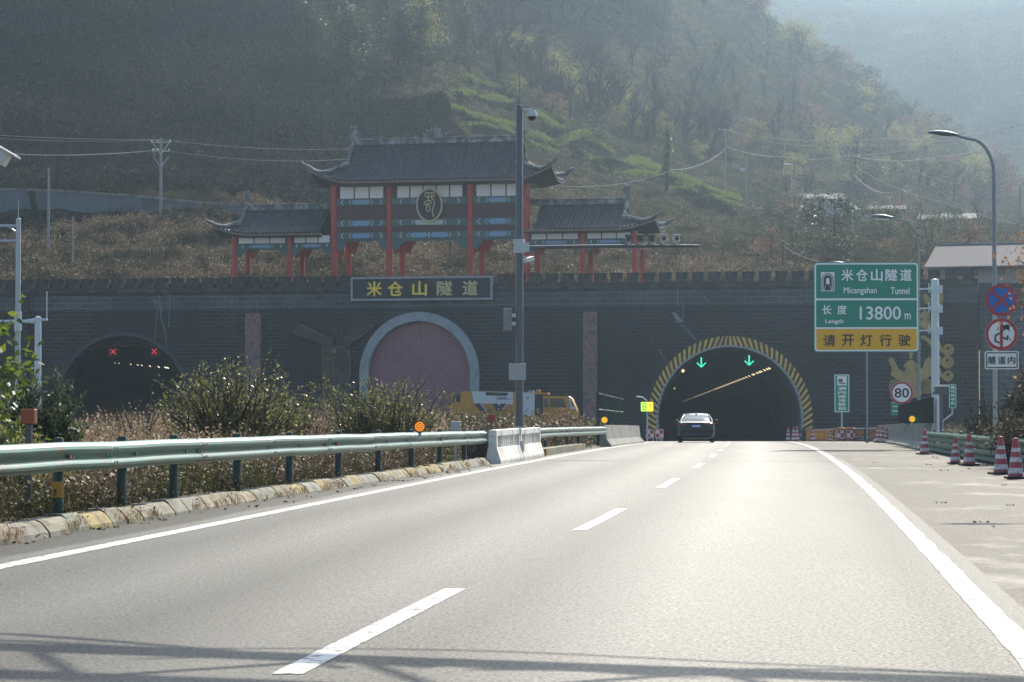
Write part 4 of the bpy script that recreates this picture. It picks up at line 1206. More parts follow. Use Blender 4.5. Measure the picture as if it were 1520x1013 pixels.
lamp_post(5.6, 70, at(1400, 195, 70).z - zr(70) - .06, 1.0, 'tall curved lamp post rising behind the round traffic signs', px=1477)
lamp_post(5.3, 100, at(1310, 319.5, 100).z - zr(100) - .06, 1.0, 'curved lamp post beside the thick white pole of the big green sign', px=1364)
lamp_post(4.6, 130, 8.9, 1.0, 'lamp post mostly hidden behind the big green sign with its thin foot showing', px=1287, thin=.8)
lamp_post(5.6, 40, 8.9, 1.1, 'lamp post standing before the road signs whose shadow crosses the shoulder')

# ------------------------------------------------------------------ signs
M_SGREEN = mat('sign_green', (.004, .26, .165), .4, var=.05, scale=1.0)
M_SWHITE = mat('sign_white', (.88, .90, .88), .4, var=.04)
M_SYEL = mat('sign_amber', (.86, .44, .012), .4, var=.05, scale=1.0)
M_SBLACK = mat('sign_black', (.02, .02, .022), .5)
M_SRED = mat('sign_red', (.44, .04, .05), .45, var=.08)
M_SBLUE = mat('sign_blue', (.015, .15, .50), .45, var=.08)
SD = 95.0
pa, pb = at(1208.5, 523, SD), at(1363.5, 389.5, SD)
bs = thing('tunnel_sign', 'large green and amber road sign giving the tunnel name and its length', 'road sign', ((pa.x+pb.x)/2, SD, (pa.z+pb.z)/2), R(-3))
W, H = pb.x - pa.x, pb.z - pa.z
K = SD / F                                    # metres per photo pixel here
def sx(px): return (px - 1286) * K
def sz(py): return -(py - 456.2) * K
outline('panel', [rrect(-W/2, -H/2, W/2, H/2, .12)], .03, M_SGREEN, bs, 0)
outline('border', [rrect(-W/2+.03, -H/2+.03, W/2-.03, H/2-.03, .11), rrect(-W/2+.085, -H/2+.085, W/2-.085, H/2-.085, .08)[::-1]], .006, M_SWHITE, bs, -.0072)
amb = rrect(-W/2+.088, -H/2+.088, W/2-.088, sz(488), .075); z1_ = sz(488)
amb = [(-W/2+.088, z1_), (-W/2+.088, -H/2+.16)] + arc(-W/2+.16, -H/2+.16, .072, math.pi, 1.5*math.pi, 5) + arc(W/2-.16, -H/2+.16, .072, 1.5*math.pi, 2*math.pi, 5) + [(W/2-.088, z1_)]
outline('amber_panel', [amb], .005, M_SYEL, bs, -.006)
for y0, y1 in ((443, 446), (486, 488.6)):
    MB().box((-W/2+.088, -.0085, sz(y1)), (W/2-.088, -.002, sz(y0))).build('divider', M_SWHITE, bs)
for px, ch in ((1258, '米'), (1279.5, '仓'), (1301.5, '山'), (1323, '隧'), (1344.5, '道')):
    text('lettering', ch, .4, M_SWHITE, bs, sx(px), -.009, sz(408.5), .022, .008, 17.5*K, 18*K)
text('lettering', 'Micangshan', .2, M_SWHITE, bs, sx(1277), -.009, sz(432.5), .014, .008, 49*K, 12*K)
text('lettering', 'Tunnel', .2, M_SWHITE, bs, sx(1336), -.009, sz(432), .014, .008, 28*K, 10.5*K)
for px, ch in ((1227.5, '长'), (1250, '度')): text('lettering', ch, .3, M_SWHITE, bs, sx(px), -.009, sz(460), .02, .008, 14*K, 14*K)
text('lettering', 'Length', .15, M_SWHITE, bs, sx(1238.5), -.009, sz(478), .02, .008, 27*K, 8*K)
text('lettering', '13800', .4, M_SWHITE, bs, sx(1306.5), -.009, sz(465), .012, .008, 61*K, 20*K)
text('lettering', 'm', .2, M_SWHITE, bs, sx(1347), -.009, sz(470), .012, .008, 9*K, 9*K)
for px, ch in ((1231, '请'), (1258.5, '开'), (1286, '灯'), (1314, '行'), (1342, '驶')):
    text('lettering', ch, .4, M_SBLACK, bs, sx(px), -.009, sz(505.5), .018, .008, 18*K, 17.5*K)
ic = MB().box((sx(1219), -.008, sz(432.5)), (sx(1239), -.002, sz(404))).build('tunnel_icon', M_SWHITE, bs)
cx_, cz_ = sx(1229), sz(414.5)
outline('dark_arch', [arch(cx_, cz_, 9.2*K, sz(431.5))], .003, mat('icon_black', (.045, .045, .06), .5), ic, -.0115)
for r1_, r2_ in ((8.2, 7.4), (6.6, 6.0)):
    outline('arch_line', [arch(cx_, cz_, r1_*K, sz(431)), arch(cx_, cz_, r2_*K, sz(431.2))[::-1]], .003, M_SWHITE, ic, -.0145)
outline('opening', [arch(cx_, sz(415), 2.5*K, sz(422))], .003, M_SWHITE, ic, -.0146)
for sg in (-1, 1): MB().add([(cx_+sg*2.2*K, -.0147, sz(422.5)), (cx_+sg*2.7*K, -.0147, sz(422.5)), (cx_+sg*6*K, -.0147, sz(431)), (cx_+sg*5.2*K, -.0147, sz(431))], [(0,1,2,3)]).build('road_line', M_SWHITE, ic)
# its white pole with brackets
px0 = at(1387, 633, SD + .6); px0.z = zr(95)
px0.x = at(1386.5, 600, SD + .6).x
zb_ = px0.z; rp = .145
xo = px0.x - bs.location.x; yo = .6
MBp = MB().lathe([(rp, zb_ - bs.location.z), (rp, at(1387, 414, SD).z - bs.location.z), (0, at(1387, 413, SD).z - bs.location.z)], 18, (xo, yo, 0)).build('pole', M_WHITEP, bs, smooth=True)
for py in (428, 457, 490):
    z_ = sz(py)
    a = MB().tube([(W/2 - .3, .02, z_ - .05), (xo - .1, yo - .1, z_)], .03, 8).lathe([(rp + .03, z_ - .09), (rp + .03, z_ + .07)], 16, (xo, yo, 0)).box((xo + .05, yo - .17, z_ - .16), (xo + .26, yo + .02, z_ + .12)).tube([(xo - .24, yo - .2, z_ - .16), (xo - .24, yo - .2, z_ + .2)], .02, 6)
    a.build('bracket', M_WHITEP, bs)
for i in range(4): MB().box((-W/2 + .1, .032, -H/2 + .25 + i*.72), (W/2 + .05, .09, -H/2 + .32 + i*.72)).build('stiffener', M_GALV, bs)

# round speed limit sign
SL = 118.0
p = at(1338.5, 583.5, SL); kk = SL/F
t = thing('speed_limit_sign', 'round white speed limit sign reading 80 with a red rim', 'road sign', p, R(-4))
rad = 17*kk
MB().lathe([(0, .02), (rad, .02), (rad, 0), (0, 0)], 36, axis='Y').build('disc', M_SWHITE, t)
outline('red_ring', [circ(0, 0, rad*.985, 40), circ(0, 0, rad*.80, 40)[::-1]], .006, M_SRED, t, -.0075)
text('number', '80', .6, M_SBLACK, t, 0, -.009, 0, .014, .008, 21.5*kk, 14.5*kk)
zb_ = gz_at(p.x, SL) - p.z
MB().lathe([(.05, zb_ - .1), (.05, rad*.9)], 10, (0, .075, 0)).build('post', M_GALV, t)
zq = at(1338, 607, SL).z - p.z
MB().box((-.48, -.0, zq - .30), (.35, .015, zq + .28)).build('green_plate', M_SGREEN, t, bevel=.005)
MB().box((-.40, -.006, zq + .08), (.0, -.001, zq + .12)).box((-.40, -.006, zq - .12), (-.02, -.001, zq - .08)).build('mark', M_SWHITE, t)

# tall narrow green sign
def vertical_sign(pl, pr, pt, pbm, D, label, chars, gap_top, border, base_py, icon=False, rz=0, post_dx=0):
    a, b_ = at(pl, pbm, D), at(pr, pt, D); w, h = b_.x - a.x, b_.z - a.z
    t = thing('vertical_sign', label, 'road sign', ((a.x+b_.x)/2, D, (a.z+b_.z)/2), rz)
    outline('panel', [rrect(-w/2, -h/2, w/2, h/2, .06)], .03, M_SGREEN, t, 0)
    outline('border', [rrect(-w/2+.02, -h/2+.02, w/2-.02, h/2-.02, .05), rrect(-w/2+.02+border, -h/2+.02+border, w/2-.02-border, h/2-.02-border, .03)[::-1]], .006, M_SWHITE, t, -.0075)
    z = h/2 - gap_top; ch_h = (h - gap_top - .12) / len(chars)
    for i, ch in enumerate(chars):
        text('lettering', ch, .3, M_SWHITE, t, 0, -.01, z - ch_h*(i+.5), .03, .008, min(w*.52, .6), ch_h*.84)
    return t, w, h
t, w, h = vertical_sign(1238.5, 1261, 556, 612.5, 168, 'tall narrow green sign with six characters on a post beside the open tunnel', '洞内违法抓拍', .78, .05, 634)
ic = MB().box((-.30, -.012, h/2 - .70), (.30, -.002, h/2 - .12)).build('camera_icon', M_SWHITE, t)
MB().box((-.22, -.02, h/2 - .50), (.06, -.0125, h/2 - .28)).box((-.2, -.02, h/2 - .62), (.24, -.0125, h/2 - .54)).build('pictogram', mat('pictogram_grey', (.10, .13, .14), .5), ic)
MB().lathe([(.06, gz_at(t.location.x, 168) - t.location.z - .1), (.06, h/2 - .2)], 10, (0, .1, 0)).build('post', M_GALV, t)
t, w, h = vertical_sign(1408, 1420, 570, 607, 92, 'small narrow green sign with five characters on a bent post', '黑竹林中桥', .06, .02, 630, rz=R(8))
MB().tube([(0, .06, h/2 - .2), (0, .06, -h/2 - .18), (-.35, .08, -h/2 - .45), (-.36, .08, gz_at(t.location.x, 92) - t.location.z - .1)], .035, 8).build('post', M_WHITEP, t)
# pair of prohibition signs with plate
SP = 65.0; kk = SP/F
p0 = at(1477, 560, SP); p0.z = gz_at(p0.x, SP)
p0.z = zr(SP) + .1
ps = thing('sign_post', 'pale sign post carrying two round prohibition signs and a white plate', 'sign post', p0, R(-6))
MB().lathe([(.045, -.4), (.045, at(1486, 425, SP).z - p0.z)], 12, (0.0, 0, 0)).build('post', mat('weathered_pale_post', (.42, .42, .33), .6), ps, smooth=True)
def rsign(py, name):
    c = at(1486, py, SP) - p0; r_ = 24*kk
    d = MB().lathe([(0, -.05), (r_, -.05), (r_, -.07), (0, -.07)], 40, (c.x, 0, c.z), axis='Y').build(name, M_SBLUE if 'stop' in name else M_SWHITE, ps)
    outline('red_ring', [circ(c.x, c.z, r_*.99, 40), circ(c.x, c.z, r_*.80, 40)[::-1]], .006, M_SRED, d, -.0775)
    return d, c, r_
d, c, r_ = rsign(446, 'no_stopping_disc')
for sg in (-1, 1): MB().box((-r_*.82, -.0775, -r_*.085), (r_*.82, -.0715, r_*.085), M=Matrix.Translation((c.x, sg*.0006, c.z)) @ Matrix.Rotation(sg*math.pi/4, 4, 'Y')).build('red_cross_bar', M_SRED, d)
d, c, r_ = rsign(496.5, 'no_lane_change_disc')
def cs(L_): return [(c.x + x*r_, c.z + z*r_) for x, z in L_]
a = MB()
def seg(x0, z0, x1, z1, w=.10):
    a.tube([(c.x + x0*r_, -.0745, c.z + z0*r_), (c.x + x1*r_, -.0745, c.z + z1*r_)], w*r_*.62, 4)
for q in ((-.38, -.42, -.38, -.08), (-.38, -.08, .0, .12), (.0, .12, .18, .32), (.38, -.08, .38, -.34), (-.38, -.42, -.1, -.55), (.38, -.34, .05, -.18)): seg(*q)
a.build('arrow', M_SBLACK, d)
outline('arrow_head', [cs([(.02, .52), (.46, .62), (.50, .18), (.34, .30), (.14, .28)][::-1])], .006, M_SBLACK, d, -.079)
MB().box((c.x - r_*.085, -.084, c.z - r_*.80), (c.x + r_*.085, -.0775, c.z + r_*.80)).build('red_bar', M_SRED, d)
c = at(1486.5, 535, SP) - p0; hw, hh = 25*kk, 13.5*kk
pl = outline('plate', [rrect(c.x-hw, c.z-hh, c.x+hw, c.z+hh, .05)], .02, M_SWHITE, ps, -.07)
outline('border', [rrect(c.x-hw+.03, c.z-hh+.03, c.x+hw-.03, c.z+hh-.03, .04), rrect(c.x-hw+.055, c.z-hh+.055, c.x+hw-.055, c.z+hh-.055, .03)[::-1]], .005, M_SBLACK, pl, -.0765)
for i, ch in enumerate('隧道内'): text('lettering', ch, .2, M_SBLACK, pl, c.x + (i-1)*14.2*kk, -.077, c.z, .014, .006, 11*kk, 11.5*kk)

# lit matrix sign by the tunnel mouth
ML = 172.0; p = at(960.5, 604, ML)
t = thing('matrix_sign', 'small lit yellow and green matrix sign beside the open tunnel', 'electronic sign', p, R(-8))
MB().box((-.46, .0, -.36), (.46, .16, .36)).build('case', M_BLACK, t, bevel=.02)
MB().box((-.40, -.012, -.30), (.03, -.002, .30)).build('green_field', emit('lime_screen', (.50, .95, .10), .85), t)
MB().box((.035, -.012, -.30), (.40, -.002, .30)).build('yellow_field', emit('yellow_screen', (1, .78, .03), .9), t)
g_ = MB()
for b_ in ((-.30, -.22, -.25, .22), (-.10, -.22, -.05, .22), (-.30, .17, -.05, .22), (-.30, -.03, -.05, .02), (-.30, -.22, -.05, -.17)): g_.box((b_[0], -.02, b_[1]), (b_[2], -.0125, b_[3]))
g_.box((.2, -.02, -.05), (.25, -.0125, .2)).box((.2, -.02, -.2), (.25, -.0125, -.12))
g_.build('symbol', mat('dark_symbol', (.03, .10, .03), .6), t)
MB().lathe([(.06, zr(ML) - p.z - .2), (.06, -.363)], 8, (0, .09, 0)).build('post', M_GALV, t)
MB().tube([(0, .09, .36), (-.3, .09, .62), (-.72, .09, .66)], .04, 6).build('bracket', M_GALV, t)

# corrugated panel on the right barrier, barred fence on the left
def panel_fence():
    t = thing('corrugated_panel', 'dark green corrugated metal panel standing on the right barrier', 'fence panel', road(4.95, 90, .92))
    M = mat('dark_corrugated_metal', (.030, .036, .030), .85, 0, var=.2, scale=2, dirt=(.045, .045, .04), spec=.1)
    a, b_ = at(1385.5, 632, 90), at(1335, 632, 108); n = 60; rows = [[], []]
    a.z = zr(90) + .93; b_.z = zr(108) + .93
    ta, tb = at(1385.5, 589.5, 90).z, at(1335, 601.5, 108).z
    for i in range(n + 1):
        q = i/n; p = a.lerp(b_, q); nrm = Vector((1, 0, 0)) * (.05 * (1 if (i // 2) % 2 else -1))
        rows[0].append(p + nrm); rows[1].append(Vector((p.x, p.y, ta + (tb-ta)*q)) + nrm)
    rows2 = [[p + Vector((.02, 0, 0)) for p in r_] for r_ in rows[::-1]]
    MB().grid(rows + rows2 + [rows[0]]).build('sheet', M, t, world=True)
    for q in (.02, .5, .98):
        p = a.lerp(b_, q); MB().tube([p + Vector((.14, 0, -.5)), Vector((p.x + .14, p.y, ta + (tb-ta)*q - .05))], .04, 6).build('stay', M_GALV, t, world=True)
    p = a.lerp(b_, .52); c = at(1349, 622, p.y - .4)
    MB().disc((c.x, c.z), .16, p.y - 3.2).build('green_dot', M_SGREEN, t, world=True)
panel_fence()
def barred_fence():
    t = thing('barred_fence', 'dark green barred fence behind the grey concrete barrier', 'fence', road(-7.7, 110))
    M = mat('dark_green_fence_paint', (.022, .045, .035), .5, .2, var=.2)
    a, b_ = at(887, 640, 112), at(925, 640, 142); a.z = gz_at(a.x, 112); b_.z = gz_at(b_.x, 142)
    za_, zb_ = at(887, 582, 112).z, at(925, 591.5, 142).z
    n = 15
    for i in range(n + 1):
        q = i/n; p = a.lerp(b_, q); zt = za_ + (zb_-za_)*q; r_ = .06 if i % 3 == 0 else .028
        MB().tube([p, Vector((p.x, p.y, zt))], r_, 5).build('post' if i % 3 == 0 else 'bar', M, t, world=True)
    for dz in (-.06, -.75):
        MB().tube([Vector((a.x, a.y, za_ + dz)), Vector((b_.x, b_.y, zb_ + dz))], .035, 5).build('rail', M, t, world=True)
barred_fence()

# ------------------------------------------------------------------ cones, drums and rails by the tunnel
m, nt, b = nodes('banded_cone_plastic'); v = coords(nt)
sp = N(nt, 'ShaderNodeSeparateXYZ'); nt.links.new(v, sp.inputs[0])
c = ramp(nt, sp.outputs[2], [(0, (.44, .035, .045)), (.10, (.70, .68, .64)), (.20, (.44, .035, .045)), (.31, (.70, .68, .64)), (.40, (.44, .035, .045)), (.50, (.70, .68, .64)), (.57, (.44, .035, .045))], 'CONSTANT')
c = mixc(nt, ramp(nt, noise(nt, v, 14, 5), [(.40, 0), (.70, .7)]), c, (.17, .12, .10))
nt.links.new(c, b.inputs['Base Color']); b.inputs['Roughness'].default_value = .5
M_CONE = m
def make_cone(p, label, group):
    t = thing('traffic_cone', label, 'traffic cone', p, 0, group)
    MB().box((-.19, -.19, .006), (.19, .19, .05)).build('base', M_BLACK, t, bevel=.012)
    MB().lathe([(.155, .0), (.145, .02), (.055, .66), (.045, .70), (.0, .705)], 18, (0, 0, .05)).build('body', M_CONE, t, smooth=True)
    return t
cones = [((1507, 711), 'banded traffic cone in front of the square end of the near pair under the plate', 1.0),
         ((1485, 704.5), 'banded traffic cone beside the leaning pale stake, behind the nearest cone', 1.0),
         ((1438, 691.5), 'taller looking banded cone midway along the dull green guardrail', .97),
         ((1417.5, 689), 'slightly leaning banded cone a step behind another along the dull green guardrail', .86),
         ((1372, 675), 'stout banded cone at the joint of dark barrier and green guardrail', 1.0)]
c0 = None
for (px, py), lab, k_ in cones:
    p = G(px, py)
    if c0 is None: c0 = make_cone(p, lab, 'banded cones along the right guardrail')
    else: dup(c0, p, random.uniform(0, 1), lab, scale=(k_, k_, k_))
    if '1417' in str(px): pass
for px, s_, lab, k_ in ((1303, 132, 'banded cone first in the cluster against the dark barrier end', 1.15), (1309.5, 130, 'banded cone middle in the cluster against the dark barrier end', 1.1), (1316, 128, 'banded cone last in the cluster against the dark barrier end', 1.0),
                    (1206.5, 168, 'orange looking cone before the row of orange barrels', 1.25), (1183, 176, 'pale cone just outside the foot of the hazard ring', 1.3), (1178, 180, 'second pale cone at the foot of the hazard ring', 1.3), (1170, 186, 'pale cone deepest in the mouth of the open tunnel', 1.4), (1233, 166, 'small cone between orange barrels and chequered drums', 1.0)):
    p = at(px, 650, s_); p.z = zr(s_); dup(c0, p, random.uniform(0, 1), lab, 'banded cones near the tunnel mouth', (k_*.85, k_*.85, k_))

M_ORANGE = mat('faded_orange_plastic', (.42, .16, .03), .5, var=.2, scale=3, dirt=(.25, .11, .05))
m, nt, b = nodes('red_white_chequer'); v = coords(nt)
ch = N(nt, 'ShaderNodeTexChecker'); ch.inputs['Scale'].default_value = 4.0; nt.links.new(v, ch.inputs['Vector'])
ch.inputs['Color1'].default_value = rgb((.40, .05, .06)); ch.inputs['Color2'].default_value = rgb((.66, .60, .56))
nt.links.new(ch.outputs[0], b.inputs['Base Color']); M_CHEQ = m
def drum(p, kind, label, group, w=.86, h=.84):
    t = thing('crash_drum', label, 'crash drum', p, random.uniform(-.1, .1), group)
    MB().lathe([(w*.50, .0), (w*.52, .06), (w*.47, .10), (w*.48, h - .12), (w*.5, h - .06), (w*.42, h), (0, h)], 18).build('body', M_ORANGE, t, smooth=True)
    rows = [[(w*.495*math.cos(q), w*.495*math.sin(q), z) for q in np.linspace(math.pi*1.12, math.pi*1.88, 14)] for z in (.16, h - .16)]
    MB().grid(rows).build('band', M_CHEQ if kind == 'cheq' else mat('amber_band', (.55, .25, .03), .5) if 'amber_band' not in bpy.data.materials else bpy.data.materials['amber_band'], t)
    return t
for px, lab in ((1247, 'red and white chequered drum nearer the tunnel beside another'), (1262, 'red and white chequered drum at the plain rail side of the pair')):
    p = at(px, 650, 160); p.z = zr(160); drum(p, 'cheq', lab, 'chequered drums right of the open tunnel', .66, .84)
for i, px in enumerate((1202, 1213, 1222, 1231)):
    p = at(px, 650, 172 - i*1.5); p.z = zr(170); drum(p, 'amber', ('first orange barrel beside the hazard ring', 'second orange barrel out from the hazard ring', 'third orange barrel out from the hazard ring', 'orange barrel next to the chequered drums')[i], 'orange barrels right of the open tunnel', .50, .72)
for px, D, lab in ((965, 175, 'chequered board by the left foot of the hazard ring'), (979, 175, 'chequered board a step inside the tunnel mouth')):
    p = at(px, 652, D); p.z = zr(D)
    t = thing('chequer_board', lab, 'hazard board', p, 0, 'chequered boards left of the open tunnel')
    MB().box((-.28, -.02, .18), (.28, .02, .80)).build('board', M_CHEQ, t); MB().box((-.22, .022, 0), (-.16, .06, .75)).box((.16, .022, 0), (.22, .06, .75)).build('leg', M_GALV, t)
fr = thing('approach_rail', 'low grey rail with orange square plates running to the open tunnel', 'guardrail', road(5.6, 146))
path = [at(1317, 634, 143)] + [at(1317 - (1317-1176)*q, 634.5 + 3*q, 143 + 50*q) for q in np.linspace(.15, 1, 8)]
for p in path: p.z -= .31
beam(path, -1, 'rail', fr, M_POLE)
path2 = [p + Vector((0.06, 0, -.50)) for p in path]
beam([p for p in path2], -1, 'rail', fr, M_POLE)
for q in (.02, .2, .4, .6, .8, .98):
    p = path[0].lerp(path[-1], q); MB().box((p.x + .03, p.y - .06, zr(p.y) - .2), (p.x + .15, p.y + .06, p.z + .25)).build('post', M_RAILP, fr, world=True)
for px, dd_ in ((1277, 153), (1295, 149), (1311, 145)):
    p = at(px, 644, dd_ - .4); MB().box((p.x - .17, p.y, p.z - .2), (p.x + .17, p.y + .02, p.z + .2)).build('orange_plate', M_ORANGE, fr, world=True)

# leaning stake behind the right rail
p = road(5.6, 61); p.x = at(1490, 650, 61).x
t = thing('leaning_stake', 'pale pinkish flat stake leaning behind the guardrail near the nearest cones', 'stake', p)
zt_ = at(1485, 628, 61) - p
MB().tube([(.1, 0, -.1), (zt_.x, 0, zt_.z)], .05, 4).build('stake', mat('pale_pink_paint', (.50, .36, .31), .7), t)
# meter box with shade roof beside the white pole
p = at(1397, 640, 88); p.z = gz_at(p.x, 88)
t = thing('roadside_cabinet', 'thin dark post with a small white topped box beside the thick white pole', 'cabinet', p)
z5 = at(1397, 577, 88).z - p.z
MB().tube([(.0, 0, -.1), (0, 0, z5 - .2)], .06, 8).build('post', M_POLE, t)
MB().box((-.26, -.12, z5 - .2), (.26, .2, z5 - .12)).box((-.2, -.1, z5 - .117), (.2, .16, z5 + .06)).build('box', mat('dark_cabinet', (.12, .125, .12), .5), t)
MB().box((-.22, -.16, z5 + .063), (.24, .2, z5 + .13)).build('lid', M_WHITE, t)
# ------------------------------------------------------------------ the car
CS = 131.0
cpos = at(1033.5, 650, CS); cpos.z = zr(CS) + .006
car = thing('sedan_car', 'dark blue sedan seen from behind driving into the open tunnel', 'car', cpos, -rhead(CS) + R(1.0))
M_CAR = mat('dark_blue_car_paint', (.006, .008, .014), .28, .2, var=.05, coat=.3)
M_GLASS = mat('car_glass', (.02, .03, .035), .06, spec=1.0, var=.05)
M_TAIL = mat('tail_light_red', (.20, .015, .02), .25, var=.05)
M_CHROME = mat('bright_trim', (.6, .6, .6), .2, 1.0, var=.03)
# lower body: stations along y (0 = tail)
ST = [(0.00, .42, .70, .80, .28), (0.06, .30, .99, .86, .30), (.25, .24, 1.03, .91, .34), (.8, .22, 1.02, .925, .40), (1.6, .20, .99, .93, .40), (2.8, .20, .96, .93, .40), (3.6, .20, .93, .92, .36), (4.3, .22, .82, .88, .30), (4.62, .28, .68, .78, .28), (4.72, .38, .58, .66, .2)]
rows = []
for y, zb, zt, w, sh in ST:
    half = [(w*.82, zb), (w*.96, zb + .10), (w, zb + .30*(zt - zb) + .08), (w*.985, zt - .16), (w*.93, zt - .05), (w*.80, zt), (w*.40, zt + .015)]
    pts = [(x, y, z) for x, z in half] + [(-x, y, z) for x, z in half[::-1]]
    rows.append(pts + [pts[0]])
mb = MB().grid(rows); mb.add(rows[0][:-1], [tuple(range(14))]); mb.add(rows[-1][:-1], [tuple(range(14))])
body = mb.build('body', M_CAR, car, smooth=True)
# greenhouse
GH = [(.42, 1.02, 1.025, .78, .77), (.75, 1.00, 1.20, .80, .70), (1.15, .98, 1.36, .82, .62), (1.6, .97, 1.435, .82, .60), (2.3, .96, 1.45, .82, .60), (2.8, .95, 1.40, .81, .61), (3.2, .94, 1.20, .78, .66), (3.55, .93, .96, .74, .73)]
rows = []
for y, zb, zt, w, wt in GH:
    half = [(w, zb - .02), (w*.5 + wt*.5, (zb + zt)/2), (wt, zt - .05), (wt*.86, zt), (wt*.4, zt + .012)]
    pts = [(x, y, z) for x, z in half] + [(-x, y, z) for x, z in half[::-1]]
    rows.append(pts)
MB().grid(rows).build('cabin_glass', M_GLASS, car, smooth=True)
rr = []
for (y, zb, zt, w, wt) in GH[2:6]:
    rr.append([(wt*k, y, zt + .012 - .04*abs(k)**3 + .012) for k in (-1.02, -.85, -.5, 0, .5, .85, 1.02)])
MB().grid(rr).build('roof', M_CAR, car, smooth=True)
for sg in (-1, 1):
    pts = [(sg*(w*.0 + wt + .015), y, zt - .02) for (y, zb, zt, w, wt) in GH[:3]]
    MB().tube([(sg*.80, .40, 1.03), (sg*.73, .75, 1.19), (sg*.635, 1.15, 1.345), (sg*.62, 1.6, 1.41)], [.05, .05, .045, .03], 6).build('rear_pillar', M_CAR, car, smooth=True)
# rear window with its slope
MB().grid([[(-.72, .50, 1.065), (-.35, .49, 1.075), (.35, .49, 1.075), (.72, .50, 1.065)], [(-.57, 1.1, 1.37), (-.3, 1.1, 1.38), (.3, 1.1, 1.38), (.57, 1.1, 1.37)]]).build('rear_window', mat('rear_glass', (.20, .25, .25), .12, spec=1.0, var=.05), car)
MB().box((-.04, 1.2, 1.40), (.04, 1.42, 1.45)).build('roof_antenna', M_BLACK, car, bevel=.02)
MB().grid([[(-.80, -.05, 1.0), (-.4, -.09, 1.02), (.4, -.09, 1.02), (.80, -.05, 1.0)], [(-.80, .16, 1.045), (-.4, .14, 1.06), (.4, .14, 1.06), (.80, .16, 1.045)]]).build('boot_spoiler', M_CAR, car, smooth=True)
for sg in (-1, 1):
    MB().grid([[(sg*.46, -.012, .86), (sg*.70, .0, .87), (sg*.87, .07, .88), (sg*.915, .28, .90)], [(sg*.46, -.01, .95), (sg*.70, .005, .965), (sg*.87, .085, .975), (sg*.91, .30, .965)]]).build('tail_light', M_TAIL, car)
    MB().tube([(sg*.82, 2.95, 1.0), (sg*.98, 2.9, 1.03)], .025, 6).lathe([(0, -.1), (.10, -.06), (.11, .04), (0, .1)], 10, (sg*1.01, 2.88, 1.05), axis='Y').build('wing_mirror', M_CAR, car, smooth=True)
    MB().box((sg*.55 - .1, -.05, .36), (sg*.55 + .1, -.01, .40)).build('exhaust_tip', M_CHROME, car)
MB().tube([(-.62, -.035, .955), (.62, -.035, .955)], .014, 5).build('light_bar', M_TAIL, car)
np_ = MB().box((-.22, -.055, .76), (.22, -.02, .90)).build('number_plate', mat('plate_blue', (.02, .10, .42), .4, var=.05), car)
for i, (a, b_) in enumerate(((-.19, -.13), (-.11, -.06), (-.03, .02), (.035, .085), (.10, .145), (.155, .195))): MB().box((a, -.0585, .795), (b_, -.0552, .865)).build('digit', M_SWHITE, np_)
MB().box((-.84, -.06, .30), (.84, .2, .50)).build('rear_bumper', mat('dark_bumper', (.02, .02, .022), .5), car, bevel=.06)
for y in (1.0, 3.75):
    for sg in (-1, 1):
        w_ = MB().lathe([(.20, -.11), (.315, -.11), (.335, -.07), (.335, .07), (.315, .11), (.20, .11)], 22, (sg*.80, y, .335), axis='X').build('wheel', M_BLACK, car, smooth=True)
        MB().lathe([(0, sg*.09), (.20, sg*.10), (.20, sg*.02), (0, sg*.02)], 14, (sg*.80, y, .335), axis='X').build('rim', M_GALV, w_)

# ------------------------------------------------------------------ yellow and white machine truck by the wall
TD = 150.0; kk = TD/F
tp = at(763, 640, TD); tp.z = gz_at(tp.x, TD)
tk = thing('maintenance_truck', 'yellow and white maintenance truck parked across the median behind the dry brush', 'truck', tp, R(-4))
def tx(px): return (px - 763)*kk
def tz(py): return at(763, py, TD).z - tp.z
M_TY = mat('machine_yellow', (.50, .25, .035), .45, var=.1, dirt=(.33, .18, .05))
M_TW = mat('machine_white', (.52, .57, .61), .45, var=.06)
M_TD = mat('machine_dark_panel', (.03, .035, .042), .4, var=.1)
yb, yf = 1.25, -1.25
MB().box((tx(672), yf + .1, .55), (tx(850), yb - .1, .95)).build('chassis', M_TD, tk)
def side(name, L_, m, y0, d, par=None): return outline(name, [[(tx(x), tz(y)) for x, y in L_]], d, m, par or tk, y0)
hz_ = tz(628)
side('engine_cover', [(671, 598), (674, 586), (687, 584), (687, 640), (671, 640)][::-1], M_TY, yf, 2.5)
side('vent_panel', [(673, 597), (676, 586.5), (686, 585), (686, 597)][::-1], M_TD, yf - .03, .027)
side('housing', [(687, 581.5), (702, 581.5), (702, 642), (687, 642)][::-1], M_TY, yf + .002, 2.49)
side('tool_body', [(702.2, 581), (796, 582.5), (796, 640), (702.2, 640)][::-1], M_TY, yf - .004, 2.5)
wp = side('white_side_panel', [(702.6, 581.5), (764, 583), (764, 601), (706, 599)][::-1], M_TW, yf - .06, .05)
side('white_side_panel', [(775, 583.5), (795.5, 583.5), (795.5, 618), (775, 618)][::-1], M_TW, yf - .06, .05)
side('window_band', [(723, 582.5), (757, 583.5), (755, 588), (724, 587.5)][::-1], M_TD, yf - .075, .014)
for a in (707, 733, 746):
    sg = 1 if a < 740 else -1
    o = 8*sg
    c_ = [(a, 599.5), (a + 8, 599.5), (a + 8 + o, 610), (a + o*.9, 610)]
    side('chevron', c_[::-1], M_TD, yf - .076, .066)
    side('chevron_line', [(a + 8.4, 599.5), (a + 10, 599.5), (a + 10 + o, 610), (a + 8.4 + o, 610)][::-1], M_TW, yf - .076, .066)
lt_ = MB()
for i in range(5): lt_.box((tx(741.5 + i*2.9), yf - .07, tz(592.6)), (tx(743.6 + i*2.9), yf - .0605, tz(590)))
lt_.box((tx(784), yf - .07, tz(592)), (tx(787.5), yf - .0605, tz(590)))
